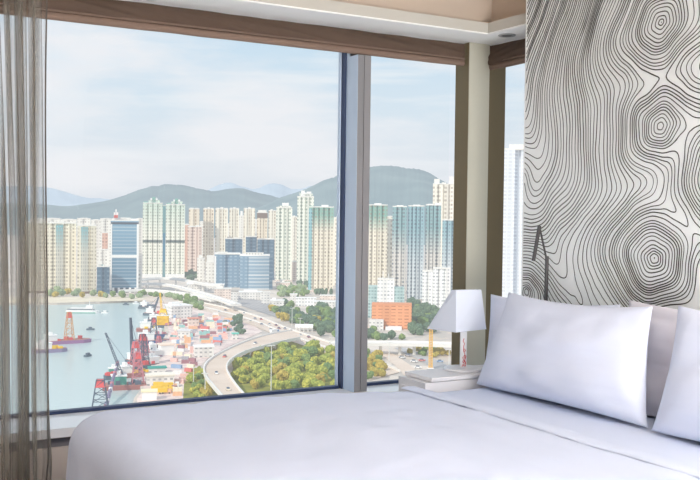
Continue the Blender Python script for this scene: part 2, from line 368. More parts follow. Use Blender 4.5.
# duvet: a draped shell with soft rounded foot corner
fold0 = G(426, 391, BZ); fold1 = G(690, 470, BZ)
def duvet_pt(s, tt):
    # s along the bed (foot -> fold), tt across (near -> far); arc-length draping over rounded edges
    H = 0.40; r = 0.11
    def wrap(d):   # d: distance inward from the edge line measured along the cloth; negative values hang down
        arc = r * math.pi / 2
        if d >= arc: return d - arc + r, 0.0
        if d >= 0:
            a = d / r; return r - r * math.cos(math.pi / 2 - (math.pi / 2 - a)) if False else r * (1 - math.cos(a)), -(r - r * math.sin(a))
        return 0.0, -r + d
    Lx = 1.0; return H
b = MB()
XF_far, XF_near = fold0.x, fold1.x
NU, NV = 110, 130
def sup(u, v):
    # u: 0 at bottom of foot drape -> 1 at fold ; v: 0 near bottom -> 1 far bottom
    r = 0.10; D = 0.38
    y_in0, y_in1 = BY0, BY1
    # cloth coordinate across
    wspan = (y_in1 - y_in0) + 2 * (D - 0.0); c = -D + v * wspan       # 0..width is the top, outside hangs
    W = y_in1 - y_in0
    cu = -D + u * ((XF_far - BX0) + D)
    def edge(c, W, two):
        # returns position 0..W and drop
        if c < r: 
            a = max(0.0, min(1.0, (c + r * 0.57) / (r * 1.57)))
            if c < -r * 0.57: return 0.0, r + (-r * 0.57 - c)
            th = a * math.pi / 2; return r - r * math.cos(th), r - r * math.sin(th)
        if two and c > W - r:
            p, d = edge(W - c, W, False); return W - p, d
        return c, 0.0
    py, dy = edge(c, W, True); px, dx = edge(cu, 99, False)
    # beyond: corner pinch so the cloth rounds at the foot corners
    drop = math.sqrt(dx * dx + dy * dy) if (dx > 0 and dy > 0) else max(dx, dy)
    drop = min(drop, 0.48)
    x = BX0 + px; y = BY0 + py
    # round the plan corner at the foot
    R = 0.13; ccx = BX0 + R
    for ccy, sg in ((BY0 + R, -1), (BY1 - R, 1)):
        if x < ccx and (y - ccy) * sg > 0:
            ddx, ddy = x - ccx, y - ccy; L = max(abs(ddx), abs(ddy)); l2 = math.hypot(ddx, ddy)
            if l2 > 1e-6: x = ccx + ddx * L / l2; y = ccy + ddy * L / l2
    # puff + wrinkles
    topw = max(0.0, 1 - drop / 0.08)
    q_ = max(0.0, min(1.0, (1.0 - u) / 0.38)); z = BZ + 0.030 * q_ * q_ * (3 - 2 * q_) - drop
    z += topw * (0.008 * noise.noise((x * 3, y * 2, 1)) + 0.006 * noise.noise((x * 9, y * 3.5, 4)) + 0.0035 * noise.noise((x * 5 + y * 4, y * 14 - x * 6, 8)) + 0.003 * noise.noise((x * 16 - y * 9, y * 5 + x * 3, 2)))
    side = min(1.0, drop / 0.2)
    wob = side * (0.012 * noise.noise((y * 4, x * 4, 2.0)) + 0.008 * math.sin(13 * y + 9 * x + 2 * noise.noise((x * 2, y * 2, 3))))
    flare = side * 0.02
    if dx > 0: x -= (flare + wob) * (dx / (drop + 1e-6)); 
    if dy > 0: y += (-1 if c < W / 2 else 1) * (flare * 0.3 + wob * 0.3) * (dy / (drop + 1e-6))
    y = min(y, BY1 + 0.004)
    # fold line runs slightly askew
    if u > 0.8:
        k = (u - 0.8) / 0.2; fx = XF_far + (XF_near - XF_far) * (fold0.y - y) / (fold0.y - fold1.y)
        x = x + (fx - XF_far) * k + 0.006 * k * noise.noise((y * 4, 0, 5))
        if u > 0.985: z -= 0.018 * ((u - 0.985) / 0.015)
    return (x, y, z)
b.grid(sup, NU, NV)
duv = b.build('duvet', m_linen, None, smooth=True, fixn=True)
s_ = duv.modifiers.new('thick', 'SOLIDIFY'); s_.thickness = 0.014; s_.offset = -1
tag(duv, 'smooth white duvet spread over the bed with a rounded foot corner', 'duvet')
# stitched folded hem along the duvet's upper edge
b = MB()
def hem(u, v):
    y = BY1 - 0.03 - u * (BY1 - BY0 - 0.06); fx = XF_far + (XF_near - XF_far) * (fold0.y - y) / (fold0.y - fold1.y)
    a = v * math.pi
    w = 0.075
    x = fx - 0.062 + w * v + 0.003 * noise.noise((y * 5, v, 3)); z = BZ + 0.004 + 0.007 * math.sin(a) ** 0.4 + 0.004 * noise.noise((x * 9, y * 3.5, 4)) + 0.006 * noise.noise((x * 3, y * 2, 1))
    return (x, y, z)
b.grid(hem, 90, 10)
ho = b.build('folded_hem', m_linen, duv, smooth=True)

# pillows
def pillow(name, label, y_c, hw, hh, th, xb, xt, z0, seed, mat, yskew=0.0, group=None, tilt=0.0, tl=0.0, tr=0.0):
    b = MB(); N, Mv = 48, 34
    lean = math.atan2(xt - xb, 2 * hh); up = Vector((math.sin(lean), 0, math.cos(lean))); nr = Vector((-math.cos(lean), 0, math.sin(lean)))
    def side(sgn):
        def fn(u, v):
            a = u * 2 - 1; c = v * 2 - 1
            # edges curve in between pointed corners
            sa = a * (1 - 0.04 * (1 - c * c)) ; sc = c * (1 - 0.045 * (1 - a * a))
            ex = max(0.0, 1 - abs(a) ** 2.6); ey = max(0.0, 1 - abs(c) ** 2.6)
            t = th * (ex ** 0.55) * (ey ** 0.55)
            t *= 1 - 0.28 * c                                  # fuller towards the base
            ed = min(1.0, 4 * min(1 - abs(a), 1 - abs(c)))
            ang = math.atan2(c, a); rad = math.hypot(a, c)
            wr = 0.014 * noise.noise((a * 2.2 + seed, c * 2.0, sgn * 2)) + 0.008 * min(1, rad) ** 2 * noise.noise((math.cos(ang) * 3.5, math.sin(ang) * 3.5 + rad, seed + sgn)) + 0.004 * noise.noise((a * 5 + c * 2, c * 4 - a * 2, seed + sgn))
            wr *= 1.0; wr += 0.007 * (1 - ey) * noise.noise((a * 9, seed, sgn)) + 0.006 * (1 - ex) * noise.noise((c * 8, seed + 3, sgn))
            t = sgn * (t + 0.003) + wr * ed
            sag = -0.012 * (1 - a * a) * (c + 1) / 2
            p = Vector((xb, y_c, z0 + hh * math.cos(lean))) + Vector((math.sin(lean) * hh, 0, 0)) + up * (sc * hh + sag + tilt * a) + Vector((0, -1, 0)) * (sa * hw) + nr * t
            p.y += yskew * c - tl * (c + 1) / 2 * (1 - a) / 2 + tr * (c + 1) / 2 * (1 + a) / 2
            p.z = max(p.z, z0 + 0.004)
            return p - Vector((xb, y_c, z0))
        return fn
    b.grid(side(1), N, Mv); b.grid(side(-1), N, Mv)
    # close the rim
    k = (N + 1) * (Mv + 1)
    idx = [(i, 0) for i in range(N)] + [(N, j) for j in range(Mv)] + [(i, Mv) for i in range(N, 0, -1)] + [(0, j) for j in range(Mv, 0, -1)]
    for q in range(len(idx)):
        a0 = idx[q][0] * (Mv + 1) + idx[q][1]; n0 = idx[(q + 1) % len(idx)]; a1 = n0[0] * (Mv + 1) + n0[1]
        b.f.append((a0, a1, a1 + k, a0 + k)); b.uv.append([(0, 0)] * 4); b.mi.append(0)
    o = b.build(name, mat, None, smooth=True, fixn=True); o.location = (xb, y_c, z0)
    return tag(o, label, 'pillow', group)
PZ = BZ - 0.02
pillow('pillow', 'plump white front pillow nearest the window, leaning in the middle of the bed head', 2.735, 0.470, 0.205, 0.075, 2.495, 2.565, PZ + 0.004, 1.3, m_pilf, 0.0, tl=0.125, tr=0.05, tilt=0.004)
pillow('pillow', 'white back pillow whose edge shows beside the table lamp', 2.97, 0.385, 0.190, 0.045, 2.650, 2.690, PZ + 0.004, 5.1, m_pilf, 0.0, tilt=0.01)
pillow('pillow', 'white front pillow cut off by the right edge of the photo', 1.775, 0.450, 0.215, 0.075, 2.475, 2.56, PZ + 0.004, 8.6, m_pilf, 0.0, tl=0.03)
pillow('pillow', 'blush-white back pillow seen in the gap between the two front pillows', 2.055, 0.485, 0.205, 0.045, 2.655, 2.690, PZ + 0.004, 3.9, m_pilb, tilt=0.0)

# ------------------------------------------------------------------ nightstand and lamp
NZ = 0.64
m_ns = plain('white_lacquer', (238, 236, 236), 0.35, 0.01)
ns = thing('nightstand', 'low white lacquered nightstand between the bed and the window corner', 'nightstand', (2.5, 3.38, 0))
ca = G(404.5, 371, NZ)
nx0, nx1, ny0, ny1 = ca.x, 2.735, 3.245, ca.y
b = MB(); b.box(nx0 - 2.5, nx1 - 2.5, ny0 - 3.38, ny1 - 3.38, NZ - 0.018, NZ); o = b.build('top', m_ns, ns, weld=1e-5); bevel(o, 0.004, 2)
b = MB(); b.prism([(nx0 - 2.53, ny0 - 3.38 + 0.005), (nx1 - 2.5, ny0 - 3.38 + 0.005), (nx1 - 2.5, ny1 - 3.38), (nx0 - 2.53, ny1 - 3.38)], 0.02, NZ - 0.02); b.build('cabinet', m_ns, ns)
b = MB(); b.box(nx0 - 2.535, nx0 - 2.531, ny0 - 3.36, ny1 - 3.40, 0.38, NZ - 0.05); d = b.build('drawer', m_ns, ns)
b = MB(); b.box(nx0 - 2.545, nx0 - 2.536, -0.03, 0.03, 0.5, 0.508); b.build('handle', m_mull, d)
# lamp
lc = G(463, 369.5, NZ + 0.001)
lp = thing('table_lamp', 'small white table lamp with a folded pyramid shade on the nightstand', 'lamp', (lc.x, lc.y, NZ + 0.001))
m_lampw = plain('lamp_white_lacquer', (240, 240, 242), 0.3, 0.01)
m_shade = plain('white_lamp_shade', (222, 228, 240), 0.8, 0.01)
m_shadein = plain('shade_inside', (242, 214, 190), 0.8, 0.01)
m_red = plain('red_ink', (206, 52, 44), 0.5, 0.03)
depth = (Vector(lc) - CAM).dot(FW); S = depth / FPX
def L(dx, dz, dd=0.0):   # metres right, up and away in the lamp's own frame
    return R0 * dx + F0 * dd + Z * dz
b = MB(); n = 40
prof = [(0.0, 0.0), (0.086, 0.0), (0.088, 0.004), (0.084, 0.009), (0.03, 0.012), (0.0, 0.012)]
for k in range(len(prof) - 1):
    for i in range(n):
        a0, a1 = 2 * math.pi * i / n, 2 * math.pi * (i + 1) / n; (r0, z0), (r1, z1) = prof[k], prof[k + 1]
        b.quad([(r0 * math.cos(a0), r0 * math.sin(a0), z0), (r0 * math.cos(a1), r0 * math.sin(a1), z0), (r1 * math.cos(a1), r1 * math.sin(a1), z1), (r1 * math.cos(a0), r1 * math.sin(a0), z1)])
b.build('lamp_base', m_lampw, lp, weld=1e-5, fixn=True)
zs0 = (369.5 - 330) * S; zs1 = (369.5 - 289.5) * S
b = MB(); sx = 0.014
def rot(x, y): v = R0 * x + F0 * y; return (v.x, v.y)
b.prism([rot(-sx, -sx), rot(sx, -sx), rot(sx, sx), rot(-sx, sx)], 0.012, zs0 + 0.05); o = b.build('stem', m_lampw, lp, weld=1e-5); bevel(o, 0.002, 2)
# red handwriting running up the stem
b = MB(); pts = []
import math as _m
hs = [(-0.006, 0.022), (0.004, 0.026), (0.010, 0.034), (0.003, 0.044), (-0.004, 0.040), (0.0, 0.030), (0.008, 0.052), (0.011, 0.062), (0.004, 0.066), (0.0, 0.058), (0.007, 0.050), (0.004, 0.074), (-0.002, 0.088), (0.004, 0.094), (0.008, 0.086), (0.0, 0.080), (-0.001, 0.104), (0.003, 0.116), (-0.003, 0.128), (0.001, 0.140)]
pts = [L(x, z, -sx - 0.0006) for x, z in hs]
for i in range(len(pts) - 1): b.tube(pts[i], pts[i + 1], 0.0013, n=5)
hs2 = [(-0.008, 0.016), (0.0, 0.020), (0.009, 0.018), (0.010, 0.028), (0.0, 0.048), (-0.006, 0.056)]
pts = [L(x, z, -sx - 0.0006) for x, z in hs2]
for i in range(len(pts) - 1): b.tube(pts[i], pts[i + 1], 0.0013, n=5)
b.build('handwriting', m_red, lp)
# shade: base corners front, right, back, left ; narrow top
def sh(px, dd, z): return L((px - 463) * S, z, dd)
dL, dR = 0.135, 0.100
bot = [sh(453, -0.09, zs0), sh(486, -0.09 + dR, zs0 + 0.004), sh(461, -0.09 + dR + dL, zs0 + 0.004), sh(427.5, -0.09 + dL, zs0)]
top = [sh(453.5, -0.055, zs1), sh(480.5, -0.055 + 0.07, zs1), sh(476.5, -0.055 + 0.095, zs1), sh(450.0, -0.055 + 0.03, zs1)]
b = MB()
for i in range(4): j = (i + 1) % 4; b.quad([bot[i], bot[j], top[j], top[i]])
o = b.build('lamp_shade', m_shade, lp, weld=1e-5); so = o.modifiers.new('thick', 'SOLIDIFY'); so.thickness = 0.003; so.offset = -1
b = MB(); ctr = sum(top, Vector()) / 4
b.quad([t_ * 0.94 + ctr * 0.06 + Vector((0, 0, -0.003)) for t_ in top]); b.build('shade_diffuser', m_shadein, lp)

# ------------------------------------------------------------------ sheer curtain
def sheer(name):
    m, nt, p = newmat(name); out = nt.nodes['Material Output']; nt.nodes.remove(p)
    tc = nt.nodes.new('ShaderNodeTexCoord'); mp = nt.nodes.new('ShaderNodeMapping'); mp.inputs['Scale'].default_value = (60, 60, 2.0)
    nz = nt.nodes.new('ShaderNodeTexNoise'); nz.inputs['Scale'].default_value = 3; nz.inputs['Detail'].default_value = 4
    nt.links.new(tc.outputs['Object'], mp.inputs[0]); nt.links.new(mp.outputs[0], nz.inputs['Vector'])
    col = mixc(nt, nz.outputs['Fac'], rgba((128, 121, 110)), rgba((168, 161, 150)))
    df = nt.nodes.new('ShaderNodeBsdfDiffuse'); tl = nt.nodes.new('ShaderNodeBsdfTranslucent'); tr = nt.nodes.new('ShaderNodeBsdfTransparent')
    nt.links.new(col, df.inputs[0]); nt.links.new(col, tl.inputs[0]); tr.inputs[0].default_value = (1, 1, 1, 1)
    m1 = nt.nodes.new('ShaderNodeMixShader'); m1.inputs[0].default_value = 0.4; nt.links.new(df.outputs[0], m1.inputs[1]); nt.links.new(tl.outputs[0], m1.inputs[2])
    # the weave closes up where the cloth turns edge-on
    lw = nt.nodes.new('ShaderNodeLayerWeight'); lw.inputs['Blend'].default_value = 0.42
    op = math_node(nt, 'ADD', math_node(nt, 'MULTIPLY', math_node(nt, 'POWER', lw.outputs['Facing'], 1.5), 0.95), math_node(nt, 'ADD', math_node(nt, 'MULTIPLY', nz.outputs['Fac'], 0.12), 0.02))
    sx_ = nt.nodes.new('ShaderNodeSeparateXYZ'); nt.links.new(tc.outputs['Object'], sx_.inputs[0])
    nb = nt.nodes.new('ShaderNodeTexNoise'); nb.noise_dimensions = '2D'; nb.inputs['Scale'].default_value = 1.0; nb.inputs['Detail'].default_value = 2
    cb = nt.nodes.new('ShaderNodeCombineXYZ'); nt.links.new(math_node(nt, 'MULTIPLY', sx_.outputs[0], 24), cb.inputs[0]); nt.links.new(math_node(nt, 'MULTIPLY', sx_.outputs[2], 0.5), cb.inputs[1]); nt.links.new(cb.outputs[0], nb.inputs['Vector'])
    op = math_node(nt, 'ADD', op, math_node(nt, 'MULTIPLY', math_node(nt, 'SUBTRACT', nb.outputs['Fac'], 0.42), 1.3))
    opc = nt.nodes.new('ShaderNodeClamp'); opc.inputs['Min'].default_value = 0.10; opc.inputs['Max'].default_value = 0.94; nt.links.new(op, opc.inputs[0])
    m2 = nt.nodes.new('ShaderNodeMixShader'); nt.links.new(opc.outputs[0], m2.inputs[0]); nt.links.new(tr.outputs[0], m2.inputs[1]); nt.links.new(m1.outputs[0], m2.inputs[2])
    nt.links.new(m2.outputs[0], out.inputs['Surface']); return m
CY = 3.53
xe_top = ony(42, 10, CY).x; xe_bot = ony(56, 478, CY).x; xl = ony(-60, 200, CY).x
cu = thing('sheer_curtain', 'sheer grey-brown curtain hanging in folds at the left of the window', 'curtain', (xl, CY, 0))
b = MB()
def cfn(u, v):
    z = 0.015 + v * (SOF - 0.02); k = 1 - v
    xr = xe_top + (xe_bot - xe_top) * (k ** 1.6); w = xr - xl
    dr = 0.10 * noise.noise((u * 3.1, v * 0.8, 2.2)) * math.sin(math.pi * u)
    s = u + dr
    ph = 2 * math.pi * (7.5 * u + 1.1 * noise.noise((u * 3.3, v * 0.55, 7)) + 0.35 * v)
    amp = 0.034 + 0.026 * noise.noise((u * 6, v * 0.9, 1.0)) + 0.006 * k
    x = xl + w * s + 0.020 * math.sin(2 * ph + 1 + 2 * noise.noise((u * 4, v, 3)))
    y = CY + amp * math.sin(ph) + 0.012 * noise.noise((u * 14, v * 1.4, 9)) + 0.004 * noise.noise((u * 40, v * 3, 5))
    if v < 0.28 and u > 0.75:   # slack crumple low on the free edge
        q = (0.28 - v) / 0.28 * (u - 0.75) / 0.25; y += 0.02 * q * math.sin(v * 60); x += 0.008 * q * math.sin(v * 38)
    return (x - xl, y - CY, z)
b.grid(cfn, 420, 60)
b.build('curtain_cloth', sheer('sheer_cloth'), cu, smooth=True)
b = MB()
hem_pts = [Vector(cfn(1.0, k / 40)) for k in range(41)]
for k in range(40): b.tube(hem_pts[k], hem_pts[k + 1], 0.0028, n=5)
b.build('edge_seam', plain('curtain_seam', (96, 90, 84), 0.9), cu)
b = MB(); b.box(-0.5, xe_top - xl + 0.05, -0.012, 0.012, SOF - 0.012, SOF - 0.002); b.build('curtain_track', m_white, cu)

ROOM_MATS = set(m.name for m in bpy.data.materials)
# ================================================================== CITY OUTSIDE
# ---- ground, harbour, hills
PAINTED_HAZE = 0.00033
def ground_mat(name, a, b2, scale, c=None, rough=0.9, obj=True):
    m, nt, p = newmat(name); tc = nt.nodes.new('ShaderNodeTexCoord')
    n = nt.nodes.new('ShaderNodeTexNoise'); n.inputs['Scale'].default_value = scale; n.inputs['Detail'].default_value = 5
    nt.links.new(tc.outputs['Object'], n.inputs['Vector'])
    mr = nt.nodes.new('ShaderNodeMapRange'); mr.inputs['From Min'].default_value = 0.35; mr.inputs['From Max'].default_value = 0.65; nt.links.new(n.outputs['Fac'], mr.inputs['Value'])
    col = mixc(nt, mr.outputs[0], rgba(a), rgba(b2))
    if c:
        v = nt.nodes.new('ShaderNodeTexVoronoi'); v.inputs['Scale'].default_value = scale * 6; nt.links.new(tc.outputs['Object'], v.inputs['Vector'])
        sepc = nt.nodes.new('ShaderNodeSeparateColor'); nt.links.new(v.outputs['Color'], sepc.inputs[0])
        col = mixc(nt, math_node(nt, 'MULTIPLY', math_node(nt, 'GREATER_THAN', sepc.outputs[0], 0.6), 0.7), col, rgba(c))
    nt.links.new(col, p.inputs['Base Color']); p.inputs['Roughness'].default_value = rough; p.inputs['Specular IOR Level'].default_value = 0.1
    return m
m_land = ground_mat('city_ground', (208, 194, 180), (230, 218, 206), 0.012, (192, 184, 176))
m_yard = ground_mat('quay_concrete', (230, 208, 198), (244, 226, 216), 0.03, (214, 192, 188))
m_sand = ground_mat('sandy_sea_wall', (226, 212, 186), (238, 226, 204), 0.05)
m_road = ground_mat('pale_asphalt', (220, 200, 182), (232, 214, 198), 0.03)
m_road2 = ground_mat('grey_asphalt', (176, 174, 174), (196, 192, 190), 0.03)
m_conc = plain('pale_concrete', (236, 232, 226), 0.85, 0.03, 0.05)
m_grass = ground_mat('park_ground', (120, 128, 60), (170, 164, 84), 0.06)
shore = [(-260, 304), (-60, 303), (20, 303.5), (60, 303), (100, 302), (128, 300), (146, 301), (152, 307), (156, 316), (163, 322), (166, 332), (163, 341), (157, 349), (160, 356), (152, 364), (147, 373), (141, 381), (140, 390), (134, 398), (132, 410), (126, 440), (118, 500)]
sp_ = [G(x, y, LAND) for x, y in shore]
far = [at(-900, 215, 16000), at(1500, 215, 16000), G(1150, 900, LAND), G(118, 900, LAND)]
def flat(name, pts, z, mat, drop=0.0):
    bm = bmesh.new(); vs = [bm.verts.new((p.x, p.y, z)) for p in pts]; f = bm.faces.new(vs)
    if f.normal.z < 0: f.normal_flip()
    if drop:
        r = bmesh.ops.extrude_face_region(bm, geom=[f]); 
        for v in [g for g in r['geom'] if isinstance(g, bmesh.types.BMVert)]: pass
        for v in vs: v.co.z = z - drop
    bmesh.ops.triangulate(bm, faces=bm.faces[:]); bmesh.ops.recalc_face_normals(bm, faces=bm.faces[:])
    me = bpy.data.meshes.new(name); bm.to_mesh(me); bm.free(); me.materials.append(mat)
    o = bpy.data.objects.new(name, me); C.objects.link(o); return o
land = [Vector((p.x, p.y, 0)) for p in sp_[::-1]]
bl = sp_[0]
pts = sp_ + [Vector((far[3].x, far[3].y, 0)), Vector((far[2].x, far[2].y, 0)), Vector((far[1].x, far[1].y, 0)), Vector((far[0].x, far[0].y, 0))]
struct(flat('ground', pts, LAND, m_land, 6.0))
m_sea, nt, p = newmat('harbour_water')
tc = nt.nodes.new('ShaderNodeTexCoord'); n1 = nt.nodes.new('ShaderNodeTexNoise'); n1.inputs['Scale'].default_value = 0.01; n1.inputs['Detail'].default_value = 4
mpp = nt.nodes.new('ShaderNodeMapping'); mpp.inputs['Scale'].default_value = (1, 0.4, 1); nt.links.new(tc.outputs['Object'], mpp.inputs[0]); nt.links.new(mpp.outputs[0], n1.inputs['Vector'])
nt.links.new(mixc(nt, n1.outputs['Fac'], rgba((178, 199, 199)), rgba((202, 217, 214))), p.inputs['Base Color'])
p.inputs['Roughness'].default_value = 0.22; p.inputs['Specular IOR Level'].default_value = 0.35
n2 = nt.nodes.new('ShaderNodeTexNoise'); n2.inputs['Scale'].default_value = 0.25; n2.inputs['Detail'].default_value = 3; nt.links.new(tc.outputs['Object'], n2.inputs['Vector'])
bp = nt.nodes.new('ShaderNodeBump'); bp.inputs['Strength'].default_value = 0.25; bp.inputs['Distance'].default_value = 1.0; nt.links.new(n2.outputs['Fac'], bp.inputs['Height']); nt.links.new(bp.outputs[0], p.inputs['Normal'])
wp = [G(-700, 290, SEA), G(240, 290, SEA), G(240, 900, SEA), G(-700, 900, SEA)]
struct(flat('harbour_water', wp, SEA, m_sea))
def strip(name, left, right, z, mat, dz=0.0, kind='structure'):
    b = MB(); Lp = [G(x, y, z) for x, y in left]; Rp = [G(x, y, z) for x, y in right]
    for i in range(len(Lp) - 1):
        q = [Lp[i], Rp[i], Rp[i + 1], Lp[i + 1]]
        L_ = [(v.x, v.y, z) for v in q]
        b.quad(L_)
        if dz:
            b.quad([(Lp[i].x, Lp[i].y, z), (Lp[i + 1].x, Lp[i + 1].y, z), (Lp[i + 1].x, Lp[i + 1].y, z - dz), (Lp[i].x, Lp[i].y, z - dz)])
            b.quad([(Rp[i].x, Rp[i].y, z), (Rp[i + 1].x, Rp[i + 1].y, z), (Rp[i + 1].x, Rp[i + 1].y, z - dz), (Rp[i].x, Rp[i].y, z - dz)])
            b.quad([(v.x, v.y, z - dz) for v in q])
    o = b.build(name, mat, weld=1e-3, fixn=True)
    if kind: o['kind'] = kind
    return o
def crom(P, k=6):
    out = []
    for i in range(len(P) - 1):
        p0, p1, p2, p3 = P[max(i - 1, 0)], P[i], P[i + 1], P[min(i + 2, len(P) - 1)]
        for j in range(k):
            t = j / k; out.append(tuple(0.5 * (2 * p1[a] + (p2[a] - p0[a]) * t + (2 * p0[a] - 5 * p1[a] + 4 * p2[a] - p3[a]) * t * t + (3 * p1[a] - p0[a] - 3 * p2[a] + p3[a]) * t ** 3) for a in range(len(p1))))
    return out + [tuple(P[-1])]
# sandy sea wall, yard, park and roads
strip('sandy_shore', [(-200, 297.5), (60, 297), (110, 296.5), (148, 296.5)], [(-200, 303.8), (60, 302.8), (110, 301.3), (146, 300.5)], LAND + 0.3, m_sand)
struct(flat('quay_yard', [G(x, y, LAND) for x, y in [(152, 303), (182, 303), (214, 310), (250, 322), (262, 332), (232, 345), (208, 358), (196, 371), (186, 385), (180, 420), (137, 420), (137, 399), (143, 391), (144, 382), (150, 374), (156, 364), (163, 357), (161, 350), (166, 342), (169, 332), (166, 321), (158, 314), (154, 307)]], LAND + 0.25, m_yard))
struct(flat('park', [G(x, y, LAND) for x, y in [(222, 388), (232, 372), (236, 362), (252, 350), (272, 342), (292, 340), (318, 344), (345, 352), (360, 360), (360, 450), (225, 450), (238, 392)]], LAND + 0.2, m_grass))
struct(flat('roadside_green', [G(x, y, LAND) for x, y in [(186, 372), (200, 366), (206, 378), (222, 394), (225, 450), (180, 450), (184, 385)]], LAND + 0.3, m_grass))
HWu = crom([(150, 296), (176, 298), (200, 302.5), (234, 310), (261, 318), (288, 329), (318, 339), (350, 350), (400, 372)])
HWl = crom([(140, 300), (180, 305), (213, 313), (240, 321), (262, 329), (282, 338), (305, 346), (335, 357), (370, 380)])
strip('highway', HWu, HWl, LAND + 0.6, m_road)
# lane paint on the highway
b = MB()
for f in (0.22, 0.4, 0.52, 0.64, 0.82):
    for i in range(2, len(HWu) - 1):
        if f != 0.52 and i % 2: continue
        def mid(k, f2): return G(HWu[k][0] * (1 - f2) + HWl[k][0] * f2, HWu[k][1] * (1 - f2) + HWl[k][1] * f2, LAND + 0.8)
        w_ = 0.012 if f != 0.52 else 0.02
        b.quad([mid(i, f - w_), mid(i, f + w_), mid(i + 1, f + w_), mid(i + 1, f - w_)])
struct(b.build('lane_marking', plain('road_paint', (244, 240, 234), 0.8)))
RZ = LAND + 9
RO = crom([(292, 330.5), (268, 335), (248, 341), (226, 350.5), (210, 360), (204, 368.5), (206, 377), (213, 386), (224, 399), (240, 420)])
RI = crom([(300, 338), (281, 342), (262, 347), (245, 352), (231, 360), (226.5, 368), (230, 377), (237, 387), (248, 400), (264, 421)])
strip('curved_ramp', RO, RI, RZ, m_road, 1.6)
def parapet(name, P, z, h, w_=0.5, mat=None):
    b = MB(); Q = [G(x, y, z) for x, y in P]
    for i in range(len(Q) - 1):
        a, c = Q[i], Q[i + 1]; d = (c - a); d.z = 0; n_ = Vector((-d.y, d.x, 0)).normalized() * w_
        b.prism([(a - n_).to_2d()[:], (c - n_).to_2d()[:], (c + n_).to_2d()[:], (a + n_).to_2d()[:]], z - 1.4, z + h)
    return struct(b.build(name, mat or m_conc))
parapet('ramp_parapet', RO, RZ, 1.3); parapet('ramp_parapet', RI, RZ, 1.3)
b = MB()
for i in range(6, len(RO) - 4, 7):
    p_ = G((RO[i][0] + RI[i][0]) / 2, (RO[i][1] + RI[i][1]) / 2, RZ); b.box(p_.x - 1.2, p_.x + 1.2, p_.y - 1.2, p_.y + 1.2, LAND, RZ - 1.5)
struct(b.build('ramp_pier', m_conc))
parapet('highway_barrier', HWu[6:], LAND + 0.6, 1.6, 0.4); 
parapet('highway_barrier', [((a[0] + c[0]) / 2, (a[1] + c[1]) / 2) for a, c in zip(HWu, HWl)][6:-8], LAND + 0.6, 1.0, 0.35)
# far flyovers
def flyover(name, P, z, half, thick=2.0, piers=4):
    c = crom(P); Q = [G(x, y, z) for x, y in c]; b = MB()
    for i in range(len(Q) - 1):
        a, e = Q[i], Q[i + 1]; n0 = ((Q[min(i + 1, len(Q) - 1)] - Q[max(i - 1, 0)])); n0 = Vector((-n0.y, n0.x, 0)).normalized() * half
        n1 = ((Q[min(i + 2, len(Q) - 1)] - Q[i])); n1 = Vector((-n1.y, n1.x, 0)).normalized() * half
        b.prism([(a - n0).to_2d()[:], (e - n1).to_2d()[:], (e + n1).to_2d()[:], (a + n0).to_2d()[:]], z - thick, z)
    for k in range(piers):
        q = Q[int((k + 0.5) / piers * (len(Q) - 1))]; b.box(q.x - 1, q.x + 1, q.y - 1, q.y + 1, LAND, z - thick)
    o = struct(b.build(name, m_conc)); parapet('flyover_parapet', [p_ for p_ in c], z, 1.4, 0.5); return o
flyover('flyover', [(130, 284.5), (150, 283.5), (172, 285), (196, 291), (222, 299), (236, 304)], LAND + 10, 7, 2.5, 8)
flyover('flyover', [(120, 290.5), (145, 290), (170, 291.5), (195, 295), (215, 300)], LAND + 7, 6, 2.2, 8)
flyover('flyover', [(132, 281), (148, 278.8), (166, 278), (186, 280), (206, 284), (222, 285)], LAND + 14, 5, 2.5, 7)
flyover('flyover', [(330, 342.2), (370, 342), (400, 342.2), (430, 342.8), (470, 344)], LAND + 11, 7.5, 2.6, 7)
strip('slip_road', [(376, 350), (396, 366), (412, 384)], [(386, 349), (409, 364), (430, 384)], LAND + 0.4, m_road)
strip('slip_road', [(394, 348), (416, 358), (440, 372), (460, 386)], [(404, 347.5), (428, 356), (455, 369), (480, 382)], LAND + 0.4, m_road2)
strip('rail_yard', [(226, 301), (245, 307), (275, 317), (300, 326)], [(238, 296), (262, 301), (290, 309), (318, 317)], LAND + 0.5, m_road2)
b = MB()
for k in range(7):
    f = (k + 0.5) / 7
    P0 = [(226 + (238 - 226) * f, 301 - 5 * f), (245 + 17 * f, 307 - 6 * f), (275 + 15 * f, 317 - 8 * f), (300 + 18 * f, 326 - 9 * f)]
    for i in range(3):
        a, c = G(*P0[i], LAND + 0.7), G(*P0[i + 1], LAND + 0.7); n_ = Vector((0.5, -0.5, 0)); b.quad([a - n_, c - n_, c + n_, a + n_])
struct(b.build('rail_track', plain('rail_grey', (150, 146, 144), 0.7)))

